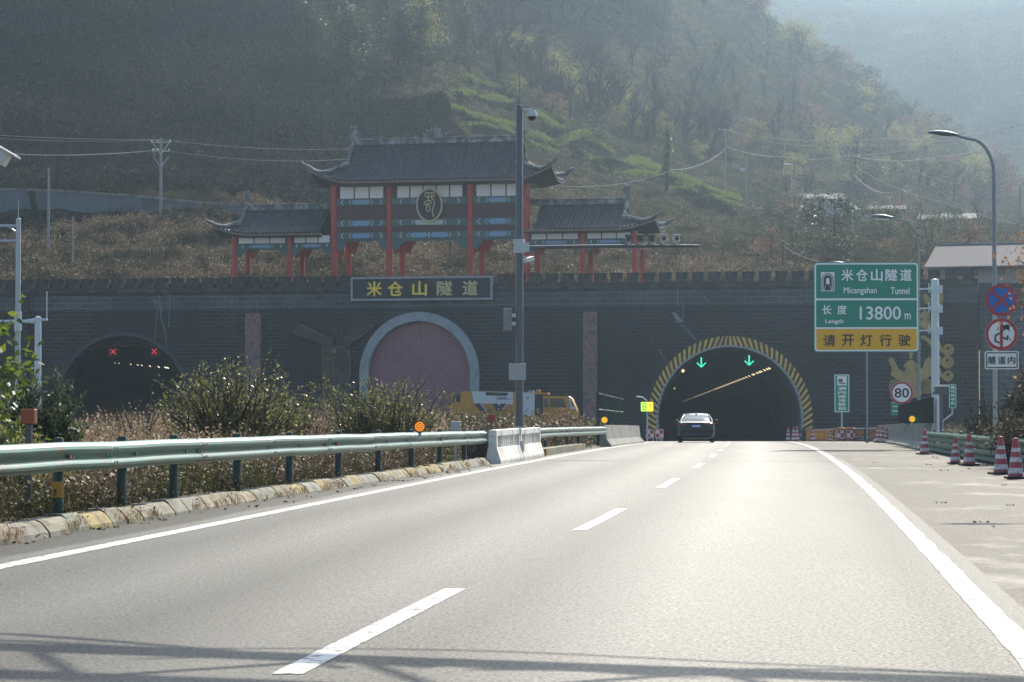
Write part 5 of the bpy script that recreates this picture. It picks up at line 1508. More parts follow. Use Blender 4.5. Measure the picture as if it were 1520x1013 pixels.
lt_.build('side_marks', M_TD, wp)
MB().box((tx(739), yf - .0625, tz(593.8)), (tx(764), yf - .0602, tz(593.2))).box((tx(739), yf - .0622, tz(600)), (tx(739.4), yf - .0604, tz(584))).build('panel_gap', M_TD, wp)
MB().box((tx(786), yf + .5, tz(582.4)), (tx(793), yf + 1.4, tz(580))).build('beacon', mat('pale_blue_plastic', (.16, .33, .55), .4), tk)
MB().box((tx(796.2), yf + .1, .9), (tx(808), yb, tz(584))).build('lattice_bay', M_TD, tk)
MB().box((tx(796.2), yf + .02, tz(586)), (tx(815), yb, tz(583))).build('top_frame', M_TY, tk)
cab = side('cab', [(808, 588), (845, 588.5), (850, 592), (857, 608), (858, 622), (808, 624)][::-1], M_TY, yf, 2.5)
side('side_window', [(809.5, 593), (814, 593), (814.5, 605), (809, 605)][::-1], M_GLASS, yf - .02, .017, cab)
side('side_window', [(819, 592), (838, 592.5), (842, 605), (819, 605)][::-1], M_GLASS, yf - .02, .017, cab)
side('windscreen', [(845.6, 591), (849.5, 593), (855.5, 607.5), (849, 608)][::-1], M_TW, yf - .022, 2.54, cab)
side('windscreen_glass', [(848, 593), (849.5, 595), (853.5, 604), (850.5, 604)][::-1], M_GLASS, yf - .026, 2.545, cab)
side('door', [(816, 591), (817, 591), (817, 622), (816, 622)][::-1], M_TD, yf - .01, .008, cab)
MB().lathe([(0, .3), (.24, .26), (.24, -.02), (0, -.05)], 14, (tx(855), yf - .05, tz(615)), axis='Y').build('headlight', M_TY, cab)
MB().box((tx(797), yf + .4, tz(583)), (tx(803), yf + .9, tz(578.5))).build('exhaust_stack', M_TY, tk)
for x in (682, 700, 828, 846):
    for y in (yf + .12, yb - .12):
        w_ = MB().lathe([(.22, -.14), (.46, -.14), (.5, -.08), (.5, .08), (.46, .14), (.22, .14)], 20, (tx(x), y, .5), axis='Y').build('wheel', M_BLACK, tk, smooth=True)
        MB().lathe([(0, -.1), (.22, -.1), (.22, .1), (0, .1)], 12, (tx(x), y, .5), axis='Y').build('rim', M_GALV, w_)
# ------------------------------------------------------------------ poles and cables on the hill
M_UPOLE = mat('concrete_utility_pole', (.30, .30, .29), .8, var=.15, scale=1)
M_INS = mat('porcelain_insulator', (.55, .55, .53), .3)
def foot(px, py):
    p = hill(px, py); return p
def upole(px, py0, py1, label, d=None, arms=1, r_=.14, braces=False, m=M_UPOLE):
    if d is None: p = foot(px, py0)
    else:
        x = (px - 760)/F*d; p = Vector((x, d, terrain_z(x, d) if 212 < d < 735 else gz_at(x, d)))
    h = at(px, py1, p.y).z - p.z
    t = thing('utility_pole', label, 'utility pole', p, 0)
    MB().lathe([(r_, -.8), (r_*.72, h), (0, h + .02)], 10).build('pole', m, t, smooth=True)
    for k in range(arms):
        z = h - .35 - k*.85; w = .95 - .12*k
        MB().box((-w, -.05, z - .04), (w, .05, z + .04)).build('crossarm', M_GALV, t)
        for x in (-w*.92, -.3, w*.92): MB().lathe([(.05, 0), (.08, .06), (.05, .1), (.07, .16), (0, .22)], 8, (x, 0, z + .042)).build('insulator', M_INS, t)
    if braces:
        for z in (h - .45, h - 1.7, ):
            for sg in (-1, 1): MB().tube([(0, -.08, z - 1.1), (sg*.75, -.08, z)], .045, 5).build('brace', M_GALV, t)
    t['_h'] = h
    del t['_h']
    return t, p, h
U = {}
U['a'] = upole(238.5, 322, 206, 'slender concrete utility pole with braced crossarms above the battlements', None, 2, .16, True)
U['b'] = upole(71, 400, 250, 'plain concrete pole rising behind the battlements before the shotcrete wall', 232, 0, .13)
U['c'] = upole(107.5, 405, 322, 'short thin pole behind the battlements', 226, 0, .09)
U['d'] = upole(1077, 291, 190, 'tall thin utility pole at the foot of the bare trees above the terraces', None, 1, .11)
U['e'] = upole(1108, 306, 233, 'short thin pole beside a leafy shrub below the bare trees', None, 0, .09)
U['f'] = upole(1265, 346, 228, 'concrete utility pole with crossarm before the white hillside house', None, 1, .16)
U['g'] = upole(1328, 352, 284, 'thin dark pole beside the long white shed roof', None, 0, .10)
U['h'] = upole(1514.5, 350, 276, 'pale concrete pole with insulators above the grey roofed house', None, 1, .20)
U['i'] = upole(1163, 404, 358, 'short dark stub pole behind the battlements near the big green sign', 226, 0, .10, m=M_RAILP)
U['j'] = upole(1175.5, 300, 236, 'thin pole on the slope holding a lamp arm', None, 0, .09)
U['k'] = upole(668, 408, 350, 'thin dark pole seen through the middle opening of the gateway', 219, 0, .08, m=M_RAILP)
def cable(pts, r_, label, sag=0.0, n=24):
    P = []
    for (a, b_) in zip(pts, pts[1:]):
        for i in range(n):
            t = i/n; q = a.lerp(b_, t); q.z -= sag * 4*t*(1-t); P.append(q)
    P.append(pts[-1])
    o = MB().tube(P, r_, 5).build('power_cable', M_WIRE)
    tag(o, label, 'cable'); return o
def tip(k, dx=0, dz=0): t, p, h = U[k]; return Vector((p.x + dx, p.y, p.z + h + dz))
A1, A2 = tip('a', 0, -.1), tip('a', 0, -1.05)
cable([at(-60, 197, 245), A1], .022, 'upper cable running from the picture edge to the braced pole', .2)
cable([at(-60, 202, 244), tip('a', .6, -.12)], .018, 'thin second upper cable running to the braced pole', .3)
cable([at(-60, 223, 235), A2], .042, 'thick lower cable running to the braced pole', .5)
cable([A1, at(520, 221, 290)], .012, 'faint cable from the braced pole toward the gateway roof', .4)
cable([A2, at(560, 232, 290)], .012, 'faint lower cable from the braced pole toward the gateway roof', .8)
D1 = tip('d', 0, -.1); Fp = tip('f', 0, -.2)
cable([tip('d', -.5, -.2), at(1300, 206, 330), at(1600, 165, 260)], .016, 'topmost thin cable across the hazy slope to the upper corner', .9)
cable([tip('d', .5, -.35), at(1260, 215, 330), at(1600, 172, 260)], .018, 'second thin cable across the hazy slope to the upper corner', 1.0)
cable([tip('d', .2, -2.9), at(1170, 233.5, 318), Fp, at(1400, 209, 280), at(1620, 152, 240)], .036, 'bright thick cable sweeping up from the crossarm pole', .4)
cable([tip('f', .6, -.4), at(1400, 232, 280), at(1620, 182, 240)], .032, 'bright lower cable sweeping up from the crossarm pole', .5)
cable([tip('d', 0, -3.2), at(1000, 252, 325), at(830, 276, 300)], .026, 'cable dropping from the thin pole across the terraces', .8)
cable([tip('f', .3, -2.6), at(1340, 281, 285), at(1381, 249, 270)], .030, 'loose bright cable curving down then up beside the crossarm pole', 1.1)
cable([tip('f', .5, -1.6), at(1400, 300, 290), at(1600, 345, 280)], .014, 'faint cable descending from the crossarm pole', .6)
cable([at(1330, 240, 330), at(1440, 275, 310), at(1600, 320, 300)], .012, 'faint cable descending behind the curved lamp post', .6)
cable([tip('i', 0, -.4), at(1215, 388, 222)], .015, 'short cable from the dark stub pole toward the big green sign', .2)
cable([at(800, 372, 232), at(940, 402, 222), at(1080, 416, 216)], .018, 'slanting cable behind the camera arm and side roof', .2)
cable([at(795, 378, 232), at(930, 412, 222), at(1045, 418, 216)], .014, 'second slanting cable behind the camera arm', .2)
t, p, h = U['j']; z = at(1175, 244, p.y).z - p.z
MB().tube([(-1.2, 0, z), (-.1, 0, z)], .06, 6).build('lamp_arm', M_GALV, t)
t, p, h = U['e']; z = at(1108, 252, p.y).z - p.z
MB().box((-.85, -.2, z - .3), (-.2, .1, z + .25)).build('transformer_box', M_GALV, t)

# ------------------------------------------------------------------ retaining wall on the left slope
m = mat('grey_shotcrete', (.135, .155, .165), .9, var=.3, scale=.35, dirt=(.075, .08, .078), dscale=.22, bmp=.5, bscale=2)
rwt = thing('retaining_wall', 'grey shotcrete retaining wall below the dark slope', 'wall', at(100, 330, 250))
rows = []
for px in np.linspace(-260, 420, 40):
    d = 250.6; x = (px - 760)/F*d
    yt = np.interp(px, [-260, 0, 90, 200, 300, 420], [276, 281, 283.5, 291, 301, 309]); yb_ = np.interp(px, [-260, 0, 300, 420], [345, 345, 326, 318])
    zt, zb_ = at(px, yt, d).z, at(px, yb_, d).z - 1
    bx = .25*mnoise.noise(Vector((x*.4, 0, 0)))
    rows.append([(x, d - .3 + bx, zb_), (x, d + bx, zb_*.5 + zt*.5), (x, d + .35 + bx, zt), (x, d + 1.2, zt), (x, d + 1.6, zb_)])
MB().grid(rows).build('face', m, rwt, world=True)
cope = []
for r_ in rows: a = Vector(r_[2]); cope.append([a + Vector((0, -.12, -.1)), a + Vector((0, -.12, .14)), a + Vector((0, .5, .14))])
MB().grid(cope).build('coping', M_CONCD, rwt, world=True)
for px in (47, 52): 
    x = (px - 760)/F*250.2
MB().tube([at(46, 284, 250.2), at(50, 305, 250.1), at(57, 334, 249.8)], .35, 6).build('drain_channel', bpy.data.materials['hillside_soil'], rwt, world=True)

# ------------------------------------------------------------------ houses
M_HW = mat('house_plaster', (.42, .40, .385), .85, var=.12, scale=1.0, dirt=(.30, .28, .26), dscale=1)
M_HP = mat('pinkish_plaster', (.42, .34, .31), .85, var=.1, scale=1)
M_HROOF = mat('grey_roof_sheet', (.13, .12, .12), .9, var=.12, scale=1.5, bmp=.2, bscale=6)
M_WIN = mat('dark_window', (.02, .022, .025), .2)
def house(name, label, d, pl, pr, ydep, ybase, yeave, yridge, wins, rz, wm, roofm, group=None, over=.6, gable_right=False):
    a, b_ = at(pl, ybase, d), at(pr, ybase, d)
    t = thing(name, label, 'house', a, rz, group)
    L_ = (b_.x - a.x) / math.cos(rz); he = at(pl, yeave, d).z - a.z; hr = at(pl, yridge, d).z - a.z
    MB().box((0, 0, -2.5), (L_, ydep, he)).add([(0, 0, he), (0, ydep, he), (0, ydep/2, hr - .1), (L_, 0, he), (L_, ydep, he), (L_, ydep/2, hr - .1)], [(0, 1, 2), (3, 5, 4)]).build('wall', wm, t)
    rm = MB()
    for sg in (0, 1):
        y0 = -over if sg == 0 else ydep + over; z0 = he - over*(hr-he)/(ydep/2)
        for dz in (0,):
            P = [(-over, y0, z0), (L_ + over, y0, z0), (L_ + over, ydep/2, hr), (-over, ydep/2, hr)]
            Q = [(x, y, z + .14) for x, y, z in P]
            rm.add(P + Q, [(0, 1, 2, 3), (4, 5, 6, 7), (0, 1, 5, 4), (1, 2, 6, 5), (3, 0, 4, 7)])
    r_ = rm.build('roof', roofm, t)
    MB().box((-over, ydep/2 - .12, hr + .12), (L_ + over, ydep/2 + .12, hr + .24)).build('ridge_cap', M_CONC, r_)
    for (u0, u1, z0, z1) in wins:
        w_ = MB().box((L_*u0, -.03, he*z0), (L_*u1, .02, he*z1)).build('window', M_WIN, t)
        MB().box((L_*u0 - .06, -.05, he*z0 - .1), (L_*u1 + .06, -.032, he*z0 - .003)).build('sill', M_HW, w_)
    return t, L_, he, hr
ht, L_, he, hr = house('farm_house', 'grey roofed house with pinkish walls behind the wall end at the tree', 205, 1392, 1600, 8.5, 425, 393, 361, [(.13, .17, .45, .9), (.23, .27, .45, .9), (.40, .45, .45, .9)], R(-20), M_HP, M_HROOF, over=.9)
p = at(1359, 411, 199)
hill_d = hill(1188, 312).y - 4
house('white_house', 'small white house at the foot of the hazy wooded slope', hill_d, 1186, 1250, 6, 316, 296, 286, [(.05, .16, .35, .8), (.45, .52, .35, .8)], R(-4), M_HW, M_HROOF, over=.35)
hill_d = hill(1300, 330).y - 3
house('white_house', 'long low white house right of the crossarm pole on the slope', hill_d, 1272, 1340, 5, 330, 312, 304, [(.1, .16, .4, .85), (.45, .5, .4, .85), (.82, .88, .4, .85)], R(-9), M_HW, M_HROOF, over=.35)
d_ = hill(1400, 335).y - 2
house('roofed_shed', 'low shed with a long pale roof beside the big bare tree', d_, 1366, 1448, 6, 345, 326, 316, [(.3, .4, .3, .7)], R(-14), M_HP, mat('pale_roof_sheet', (.24, .23, .22), .9, var=.15, scale=1), over=.4)

# ------------------------------------------------------------------ posts on the left
pd = 60.0; p = at(26, 600, pd); p.z = gz_at(p.x, pd)
t = thing('steel_mast', 'galvanised mast with two bracket arms rising through the glossy tree', 'mast', p)
zt = at(26, 325, pd).z - p.z
MB().lathe([(.07, -.3), (.055, zt), (0, zt + .02)], 12).build('pole', M_GALV, t, smooth=True)
MB().tube([(0, 0, zt - .02), (0, 0, at(28, 296, pd).z - p.z)], .012, 5).build('rod', M_GALV, t)
for py in (335.5, 358):
    z = at(26, py, pd).z - p.z; MB().tube([(-1.6, -.1, z), (0, 0, z)], .035, 8).build('arm', M_GALV, t, smooth=True)
MB().tube([(-.24, -.04, at(26, 336, pd).z - p.z), (0, 0, at(26, 347, pd).z - p.z)], .022, 6).build('strut', M_GALV, t)
z = at(26, 477, pd).z - p.z; MB().lathe([(.085, z - .22), (.085, z + .22)], 14).build('clamp', M_WHITEP, t)
pd = 100.0; p = at(56, 600, pd); p.z = gz_at(p.x, pd)
t = thing('white_post', 'white painted post with a side arm and whip aerial before the closed tunnel', 'post', p)
zt = at(56, 471, pd).z - p.z
MB().lathe([(.14, -.3), (.125, zt), (0, zt + .03)], 14).build('pole', M_WHITEP, t, smooth=True)
za = at(56, 477, pd).z - p.z
MB().tube([(-1.9, -.1, za), (-.5, 0, za), (-.1, 0, za)], [.045, .06, .13], 8).tube([(.1, 0, za + .05), (.36, 0, za + .06)], .05, 8).build('arm', M_WHITEP, t, smooth=True)
MB().tube([(.33, 0, za + .06), (.33, 0, at(68, 433, pd).z - p.z)], .022, 6).build('whip_aerial', M_WHITEP, t)
# white camera housing overhead at the left edge
pd = 30.0; p = at(-46, 660, pd); p.z = gz_at(p.x, pd)
t = thing('camera_mast', 'pale camera housing reaching in at the left edge from its mast', 'traffic camera', p)
z = at(0, 218, pd).z - p.z; zt = z + .6
MB().lathe([(.08, -.3), (.07, zt), (0, zt + .02)], 12).build('pole', M_GALV, t, smooth=True)
x1 = at(30, 230, pd).x - p.x
Mx = Matrix.Translation((x1 - .42, -.05, at(8, 217, pd).z - p.z)) @ Matrix.Rotation(R(30), 4, 'Y')
c = MB().box((-.35, -.13, -.09), (.33, .13, .07), M=Mx).build('housing', M_CAM, t, bevel=.015)
MB().box((-.36, -.16, .073), (.42, .16, .095), M=Mx).build('hood', M_WHITE, c)
MB().tube([(0, 0, zt - .35), (.12, -.03, zt - .35), (x1 - .55, -.05, z + .05)], .035, 8).build('arm', M_GALV, t)
# ------------------------------------------------------------------ vegetation helpers
def qmesh(name, V):
    """mesh of separate quads, V: (n,4,3)"""
    n = len(V); me = bpy.data.meshes.new(name)
    me.vertices.add(n*4); me.vertices.foreach_set('co', np.ascontiguousarray(V, dtype=np.float32).ravel())
    me.loops.add(n*4); me.loops.foreach_set('vertex_index', np.arange(n*4, dtype=np.int32))
    me.polygons.add(n); me.polygons.foreach_set('loop_start', np.arange(0, n*4, 4, dtype=np.int32))
    try: me.polygons.foreach_set('loop_total', np.full(n, 4, dtype=np.int32))
    except Exception: pass
    me.update(calc_edges=True); return me
def unit(a): return a / np.maximum(1e-9, np.linalg.norm(a, axis=-1, keepdims=True))
def diamonds(P, D, w):
    """leaf-shaped quads at P, along D (length included), half width w"""
    r_ = rng.normal(size=P.shape); Wv = unit(np.cross(D, r_)) * np.reshape(w, (-1, 1))
    return np.stack([P, P + .45*D + Wv, P + D, P + .45*D - Wv], 1)
def brush(n, h, r_, leaf, stems=10, droop=.0, up=.5):
    q = rng.uniform(0, 2*np.pi, n); rad = r_ * np.sqrt(rng.uniform(0, 1, n)); z = h * rng.uniform(.05, 1, n) * (1 - .55*(rad/r_)**2)
    P = np.stack([rad*np.cos(q), rad*np.sin(q), z], 1)
    D = unit(rng.normal(size=(n, 3)) * [1, 1, .8] + [0, 0, up - droop]) * (leaf * rng.uniform(.5, 1.4, (n, 1)))
    L_ = diamonds(P, D, leaf * rng.uniform(.16, .34, n))
    a = rng.uniform(0, 2*np.pi, stems); B = np.stack([np.cos(a)*r_*.2, np.sin(a)*r_*.2, np.zeros(stems)], 1)
    T = np.stack([np.cos(a)*r_*rng.uniform(.2, .95, stems), np.sin(a)*r_*rng.uniform(.2, .95, stems), h*rng.uniform(.6, 1.15, stems)], 1) - B
    return np.concatenate([L_, diamonds(B, T, np.full(stems, leaf*.08))])
def grass(n, h, r_, w, plume=0):
    q = rng.uniform(0, 2*np.pi, n); rad = r_*np.sqrt(rng.uniform(0, 1, n))
    P = np.stack([rad*np.cos(q), rad*np.sin(q), np.zeros(n)], 1)
    D = np.stack([rng.normal(0, .28, n), rng.normal(0, .28, n), np.ones(n)], 1) * (h*rng.uniform(.45, 1.1, (n, 1)))
    out = [diamonds(P, D, np.full(n, w))]
    if plume:
        k = rng.integers(0, n, plume); t = rng.uniform(.55, 1.0, (plume, 1)); PP = P[k] + D[k]*t
        DD = unit(rng.normal(size=(plume, 3)) + [0, 0, .5]) * rng.uniform(.03, .09, (plume, 1)) * (h ** .3)
        out.append(diamonds(PP, DD, rng.uniform(.010, .026, plume) * h ** .3))
    return np.concatenate(out)
def scatter(tpls, pos, scale, zs=None):
    out = []; pick = rng.integers(0, len(tpls), len(pos)); rot = rng.uniform(0, 2*np.pi, len(pos))
    for i, p in enumerate(pos):
        T = tpls[pick[i]]; c, s = math.cos(rot[i]), math.sin(rot[i]); k = scale[i]; kz = k * (zs[i] if zs is not None else 1)
        V = np.empty_like(T); V[..., 0] = (T[..., 0]*c - T[..., 1]*s)*k + p[0]; V[..., 1] = (T[..., 0]*s + T[..., 1]*c)*k + p[1]; V[..., 2] = T[..., 2]*kz + p[2]
        out.append(V)
    return np.concatenate(out)
def shoots(n, base_r, H, spread, arch_, per, leaf, lw, start=.3, narrow=True):
    """arching shoots from one root, with leaves along them; returns leaf quads and stem paths"""
    Lq, paths = [], []
    for i in range(n):
        a = rng.uniform(0, 2*np.pi); k = rng.uniform(.35, 1.0); b0 = np.array([math.cos(a), math.sin(a), 0]) * base_r * rng.uniform(0, 1); a = a + rng.normal(0, 1.1)
        o = rng.uniform(.1, 1) * spread; tt = np.linspace(0, 1, 7)
        path = np.stack([b0[0] + math.cos(a)*o*tt**1.3, b0[1] + math.sin(a)*o*tt**1.3, H*k*(tt - arch_*tt**3*o/spread)], 1) + rng.normal(0, .03*H, (7, 3)) * tt[:, None]
        paths.append(path)
        t = rng.uniform(start, 1, per); P = np.stack([np.interp(t, tt, path[:, j]) for j in range(3)], 1)
        ax = unit(path[-1:] - path[-3:-2]); D = unit(rng.normal(size=(per, 3)) + ax*.7) * leaf * rng.uniform(.6, 1.3, (per, 1))
        Lq.append(diamonds(P + rng.normal(0, .02*H, (per, 3)), D, lw*rng.uniform(.7, 1.3, per)))
    return np.concatenate(Lq), paths
def stems_mesh(paths, r_, n=4, k=None):
    mb = MB()
    for p in (paths if k is None else paths[:k]): mb.tube([Vector(q) for q in p], [r_*(1 - .75*i/(len(p)-1)) for i in range(len(p))], n, caps=False)
    return mb
M_STEM = mat('grey_brown_bark', (.085, .07, .055), .9, var=.3, scale=4)
M_STEMD = mat('dark_bark', (.022, .019, .016), .9, var=.3, scale=4)

def bush(name, label, p, H, spread, nsh, per, leaf, lw, mt, arch_=.3, start=.25, base_r=.3, cat='bush', kstem=None, group=None):
    t = thing(name, label, cat, p, rng.uniform(0, 6.28), group)
    Lq, paths = shoots(nsh, base_r, H, spread, arch_, per, leaf, lw, start)
    link('foliage', qmesh('foliage', Lq), mt, t)
    stems_mesh(paths, .012 * H, 4, kstem).build('stem', M_STEM, t, fixn=False)
    return t

L_GLOSSY = leaves('glossy_yellow_green_leaf', [(.05, .10, .015), (.09, .15, .02), (.16, .20, .03), (.035, .065, .015)], .45, .28, spec=.5)
L_DARKG = leaves('dark_glossy_leaf', [(.035, .06, .028), (.06, .09, .04), (.11, .13, .06), (.04, .065, .03)], .3, .25, spec=.6)
L_OLIVE = leaves('olive_shrub_leaf', [(.09, .12, .03), (.14, .16, .05), (.21, .20, .07), (.10, .11, .04), (.32, .28, .16)], .45, .4)
L_TAN = leaves('dry_reed_leaf', [(.22, .15, .10), (.40, .30, .22), (.09, .06, .04), (.60, .48, .38), (.28, .17, .12), (.07, .07, .03), (.12, .11, .04)], .5, .6, patch=(.55, .52, .40), pscale=.5)
L_BRUSH = leaves('dull_undergrowth_leaf', [(.045, .032, .024), (.10, .062, .045), (.04, .052, .016), (.07, .05, .036), (.18, .12, .09), (.09, .095, .03), (.05, .04, .03), (.55, .43, .36)], .4, .55, patch=(.6, .75, .45), pscale=.35)
L_RUST = leaves('withered_brown_leaf', [(.16, .075, .035), (.26, .13, .06), (.34, .19, .10), (.10, .05, .03)], .45, .5)
L_BANK = leaves('hill_bank_brush_leaf', [(.12, .085, .055), (.20, .145, .09), (.06, .05, .032), (.28, .205, .13), (.09, .08, .04), (.46, .36, .25)], .35, .7, patch=(.22, .26, .24), pscale=.16)
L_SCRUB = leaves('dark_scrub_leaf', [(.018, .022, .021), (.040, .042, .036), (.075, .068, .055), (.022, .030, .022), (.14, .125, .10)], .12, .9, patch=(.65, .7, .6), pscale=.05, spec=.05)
L_MIX = leaves('winter_slope_leaf', [(.03, .028, .02), (.16, .14, .09), (.06, .075, .035), (.04, .035, .025), (.26, .20, .15), (.12, .13, .05), (.05, .04, .03), (.46, .38, .28)], .45, .7, patch=(.45, .6, .42), pscale=.06)
L_CROP = leaves('terrace_crop_leaf', [(.10, .17, .03), (.16, .24, .045), (.20, .25, .07), (.12, .12, .05), (.14, .20, .04)], .5, .5)
L_EVER = leaves('evergreen_needle', [(.016, .026, .014), (.04, .055, .03), (.08, .09, .045), (.025, .038, .025)], .35, .55)
L_TWIG = leaves('winter_twig', [(.05, .042, .036), (.09, .07, .06), (.035, .03, .026), (.16, .11, .10)], .1, .8)
L_PINK = leaves('reddish_dry_leaf', [(.20, .10, .08), (.15, .085, .065), (.26, .15, .12), (.12, .08, .05)], .4, .7)
L_YELLO = leaves('yellow_olive_leaf', [(.27, .25, .07), (.20, .21, .07), (.36, .31, .12), (.13, .15, .05)], .45, .7)
L_VINE = leaves('dry_vine_leaf', [(.11, .08, .05), (.17, .125, .075), (.08, .065, .04), (.13, .10, .07)], .3, .8)

# ------------------------------------------------------------------ median and verges
tp_reed = [grass(46, 1.0, .30, .006, 110) for _ in range(5)]
tp_brush = [brush(120, .6, .40, .06, 12) for _ in range(5)]
pos, scl, zs_ = [], [], []
for i in range(2700):
    s = 24 + 126 * rng.uniform(0, 1)**1.7; lat = -9.0 - 9.5*rng.uniform(0, 1)
    n_ = mnoise.noise(Vector((lat*.25, s*.12, 3)))
    if n_ + .35*mnoise.noise(Vector((lat*.9, s*.5, 8))) < -.02: continue
    p = ground_pt(lat, s); k = rng.uniform(.55, 1.0) * (1.05 + .35*n_) * (1.0 if s > 34 else .85)
    if s > 60: k *= 1.15
    pos.append(p); scl.append(k); zs_.append(1.0)
stuff(link('dry_reeds', qmesh('dry_reeds', scatter(tp_reed, pos, scl)), L_TAN))
pos, scl = [], []
for i in range(1500):
    s = 17 + 46 * rng.uniform(0, 1)**1.2; lat = -7.95 - 1.5*rng.uniform(0, 1)**1.5
    if lat > KL(s) - .45: lat = KL(s) - .45 - rng.uniform(0, .5)
    pos.append(ground_pt(lat, s, -.02)); scl.append(rng.uniform(.5, 1.15))
for i in range(2400):
    s = 20 + 120 * rng.uniform(0, 1); lat = -9.5 - 7*rng.uniform(0, 1); pos.append(ground_pt(lat, s)); scl.append(rng.uniform(.7, 1.25) * (1.35 if mnoise.noise(Vector((lat*.3, s*.1, 6))) > .1 else 1))
for i in range(130):
    s = 74.6 + 28*rng.uniform(0, 1); pos.append(ground_pt(-7.75 - .9*rng.uniform(0, 1), s)); scl.append(rng.uniform(.9, 1.9))
for i in range(420):
    s = 76 + 60*rng.uniform(0, 1); pos.append(ground_pt(-8.2 - 6*rng.uniform(0, 1), s)); scl.append(rng.uniform(1.2, 2.4))
for i in range(420):                              # right verge
    s = 42 + 95*rng.uniform(0, 1)**1.3; lat = 6.0 + 5*rng.uniform(0, 1); pos.append(ground_pt(lat, s)); scl.append(rng.uniform(.7, 1.9) * (1 if s > 70 or lat > 6.3 else .6))
stuff(link('undergrowth', qmesh('undergrowth', scatter(tp_brush, pos, scl)), L_BRUSH))
# tufts and litter lying along the kerb foot
pos, scl = [], []
tp_tuft = [grass(26, .16, .10, .004, 16) for _ in range(3)]
for i in range(170):
    s = 17 + 44*rng.uniform(0, 1)**1.4
    if mnoise.noise(Vector((s*.8, 3, 0))) < -.05: continue
    pos.append(road(KL(s) + rng.uniform(-.06, .10), s, .005)); scl.append(rng.uniform(.4, 1.0))
stuff(link('kerb_grass', qmesh('kerb_grass', scatter(tp_tuft, pos, scl)), L_TAN))
pos = [road(rng.uniform(1.9, 4.7), 24 + 50*rng.uniform(0, 1)**1.6, .012) for _ in range(26)] + [road(KL(s) + rng.uniform(.05, .5), s, .012) for s in rng.uniform(18, 60, 70)]
chip = [np.concatenate([diamonds(rng.normal(0, .05, (4, 3)) * [1, 1, .1], unit(rng.normal(size=(4, 3)) * [1, 1, .15]) * .06, np.full(4, .02))]) for _ in range(4)]
stuff(link('leaf_litter', qmesh('leaf_litter', scatter(chip, pos, list(rng.uniform(.4, 1.1, len(pos))))), L_BRUSH))

def bpos(px, d): 
    x = (px - 760)/F*d; return Vector((x, d, gz_at(x, d)))
def hpx(px, py, d): return at(px, py, d).z - bpos(px, d).z
bush('leafy_bush', 'tall feathery green bush in the median before the pink pilaster', bpos(345, 52), hpx(345, 527, 52)*1.05, 1.2, 240, 46, .09, .016, L_OLIVE, .2, base_r=.75)
bush('leafy_bush', 'lower green bush merging with the tall one on its plaque side', bpos(402, 55), hpx(402, 562, 55)*1.0, .7, 120, 44, .085, .016, L_OLIVE, .25, base_r=.6)
bush('leafy_bush', 'spreading green bush below the plum doors with long loose shoots', bpos(568, 60), hpx(568, 556, 60)*1.04, 1.2, 230, 44, .09, .017, L_OLIVE, .15, base_r=.9)
bush('leafy_bush', 'dark glossy rounded bush below the white post', bpos(62, 38), hpx(70, 548, 38)*1.12, .6, 190, 56, .10, .020, L_DARKG, .55, base_r=.35)
bush('bare_bush', 'thin leafless bush in front of the closed tunnel', bpos(205, 55), hpx(205, 560, 55)*.95, 1.0, 34, 5, .05, .008, L_TAN, .35)
bush('bare_bush', 'sprawling reddish dry bush beside the bronze relief', bpos(455, 58), hpx(470, 590, 58)*1.0, .9, 70, 26, .06, .012, L_PINK, .3)
bush('dry_bush', 'dry tan bush half hiding the truck cab', bpos(845, 104), hpx(845, 600, 104)*1.0, .95, 80, 30, .09, .022, L_TAN, .4)
bush('dry_bush', 'reddish brown bush in front of the cab windows of the truck', bpos(812, 95), hpx(812, 600, 95)*1.0, .9, 90, 30, .10, .022, L_RUST, .4)
bush('dry_bush', 'twiggy tan bush under the white panels of the truck', bpos(710, 72), hpx(715, 607, 72)*1.0, 1.0, 120, 26, .07, .015, L_TAN, .4)
bush('dry_bush', 'pale scrubby bush growing through the bowed guardrail', Vector((road(-7.85, 84).x, 84, zr(84))), .72, .32, 34, 22, .06, .014, L_RUST, .4)
for px, d, py, l in ((18, 30, 600, 'yellowish weeds at the foot of the glossy tree behind the guardrail'), (40, 34, 612, 'yellow green weeds behind the rusty square marker')):
    bush('weed_clump', l, bpos(px, d), hpx(px, py, d), .7, 70, 24, .07, .014, L_YELLO, .5, cat='weeds')

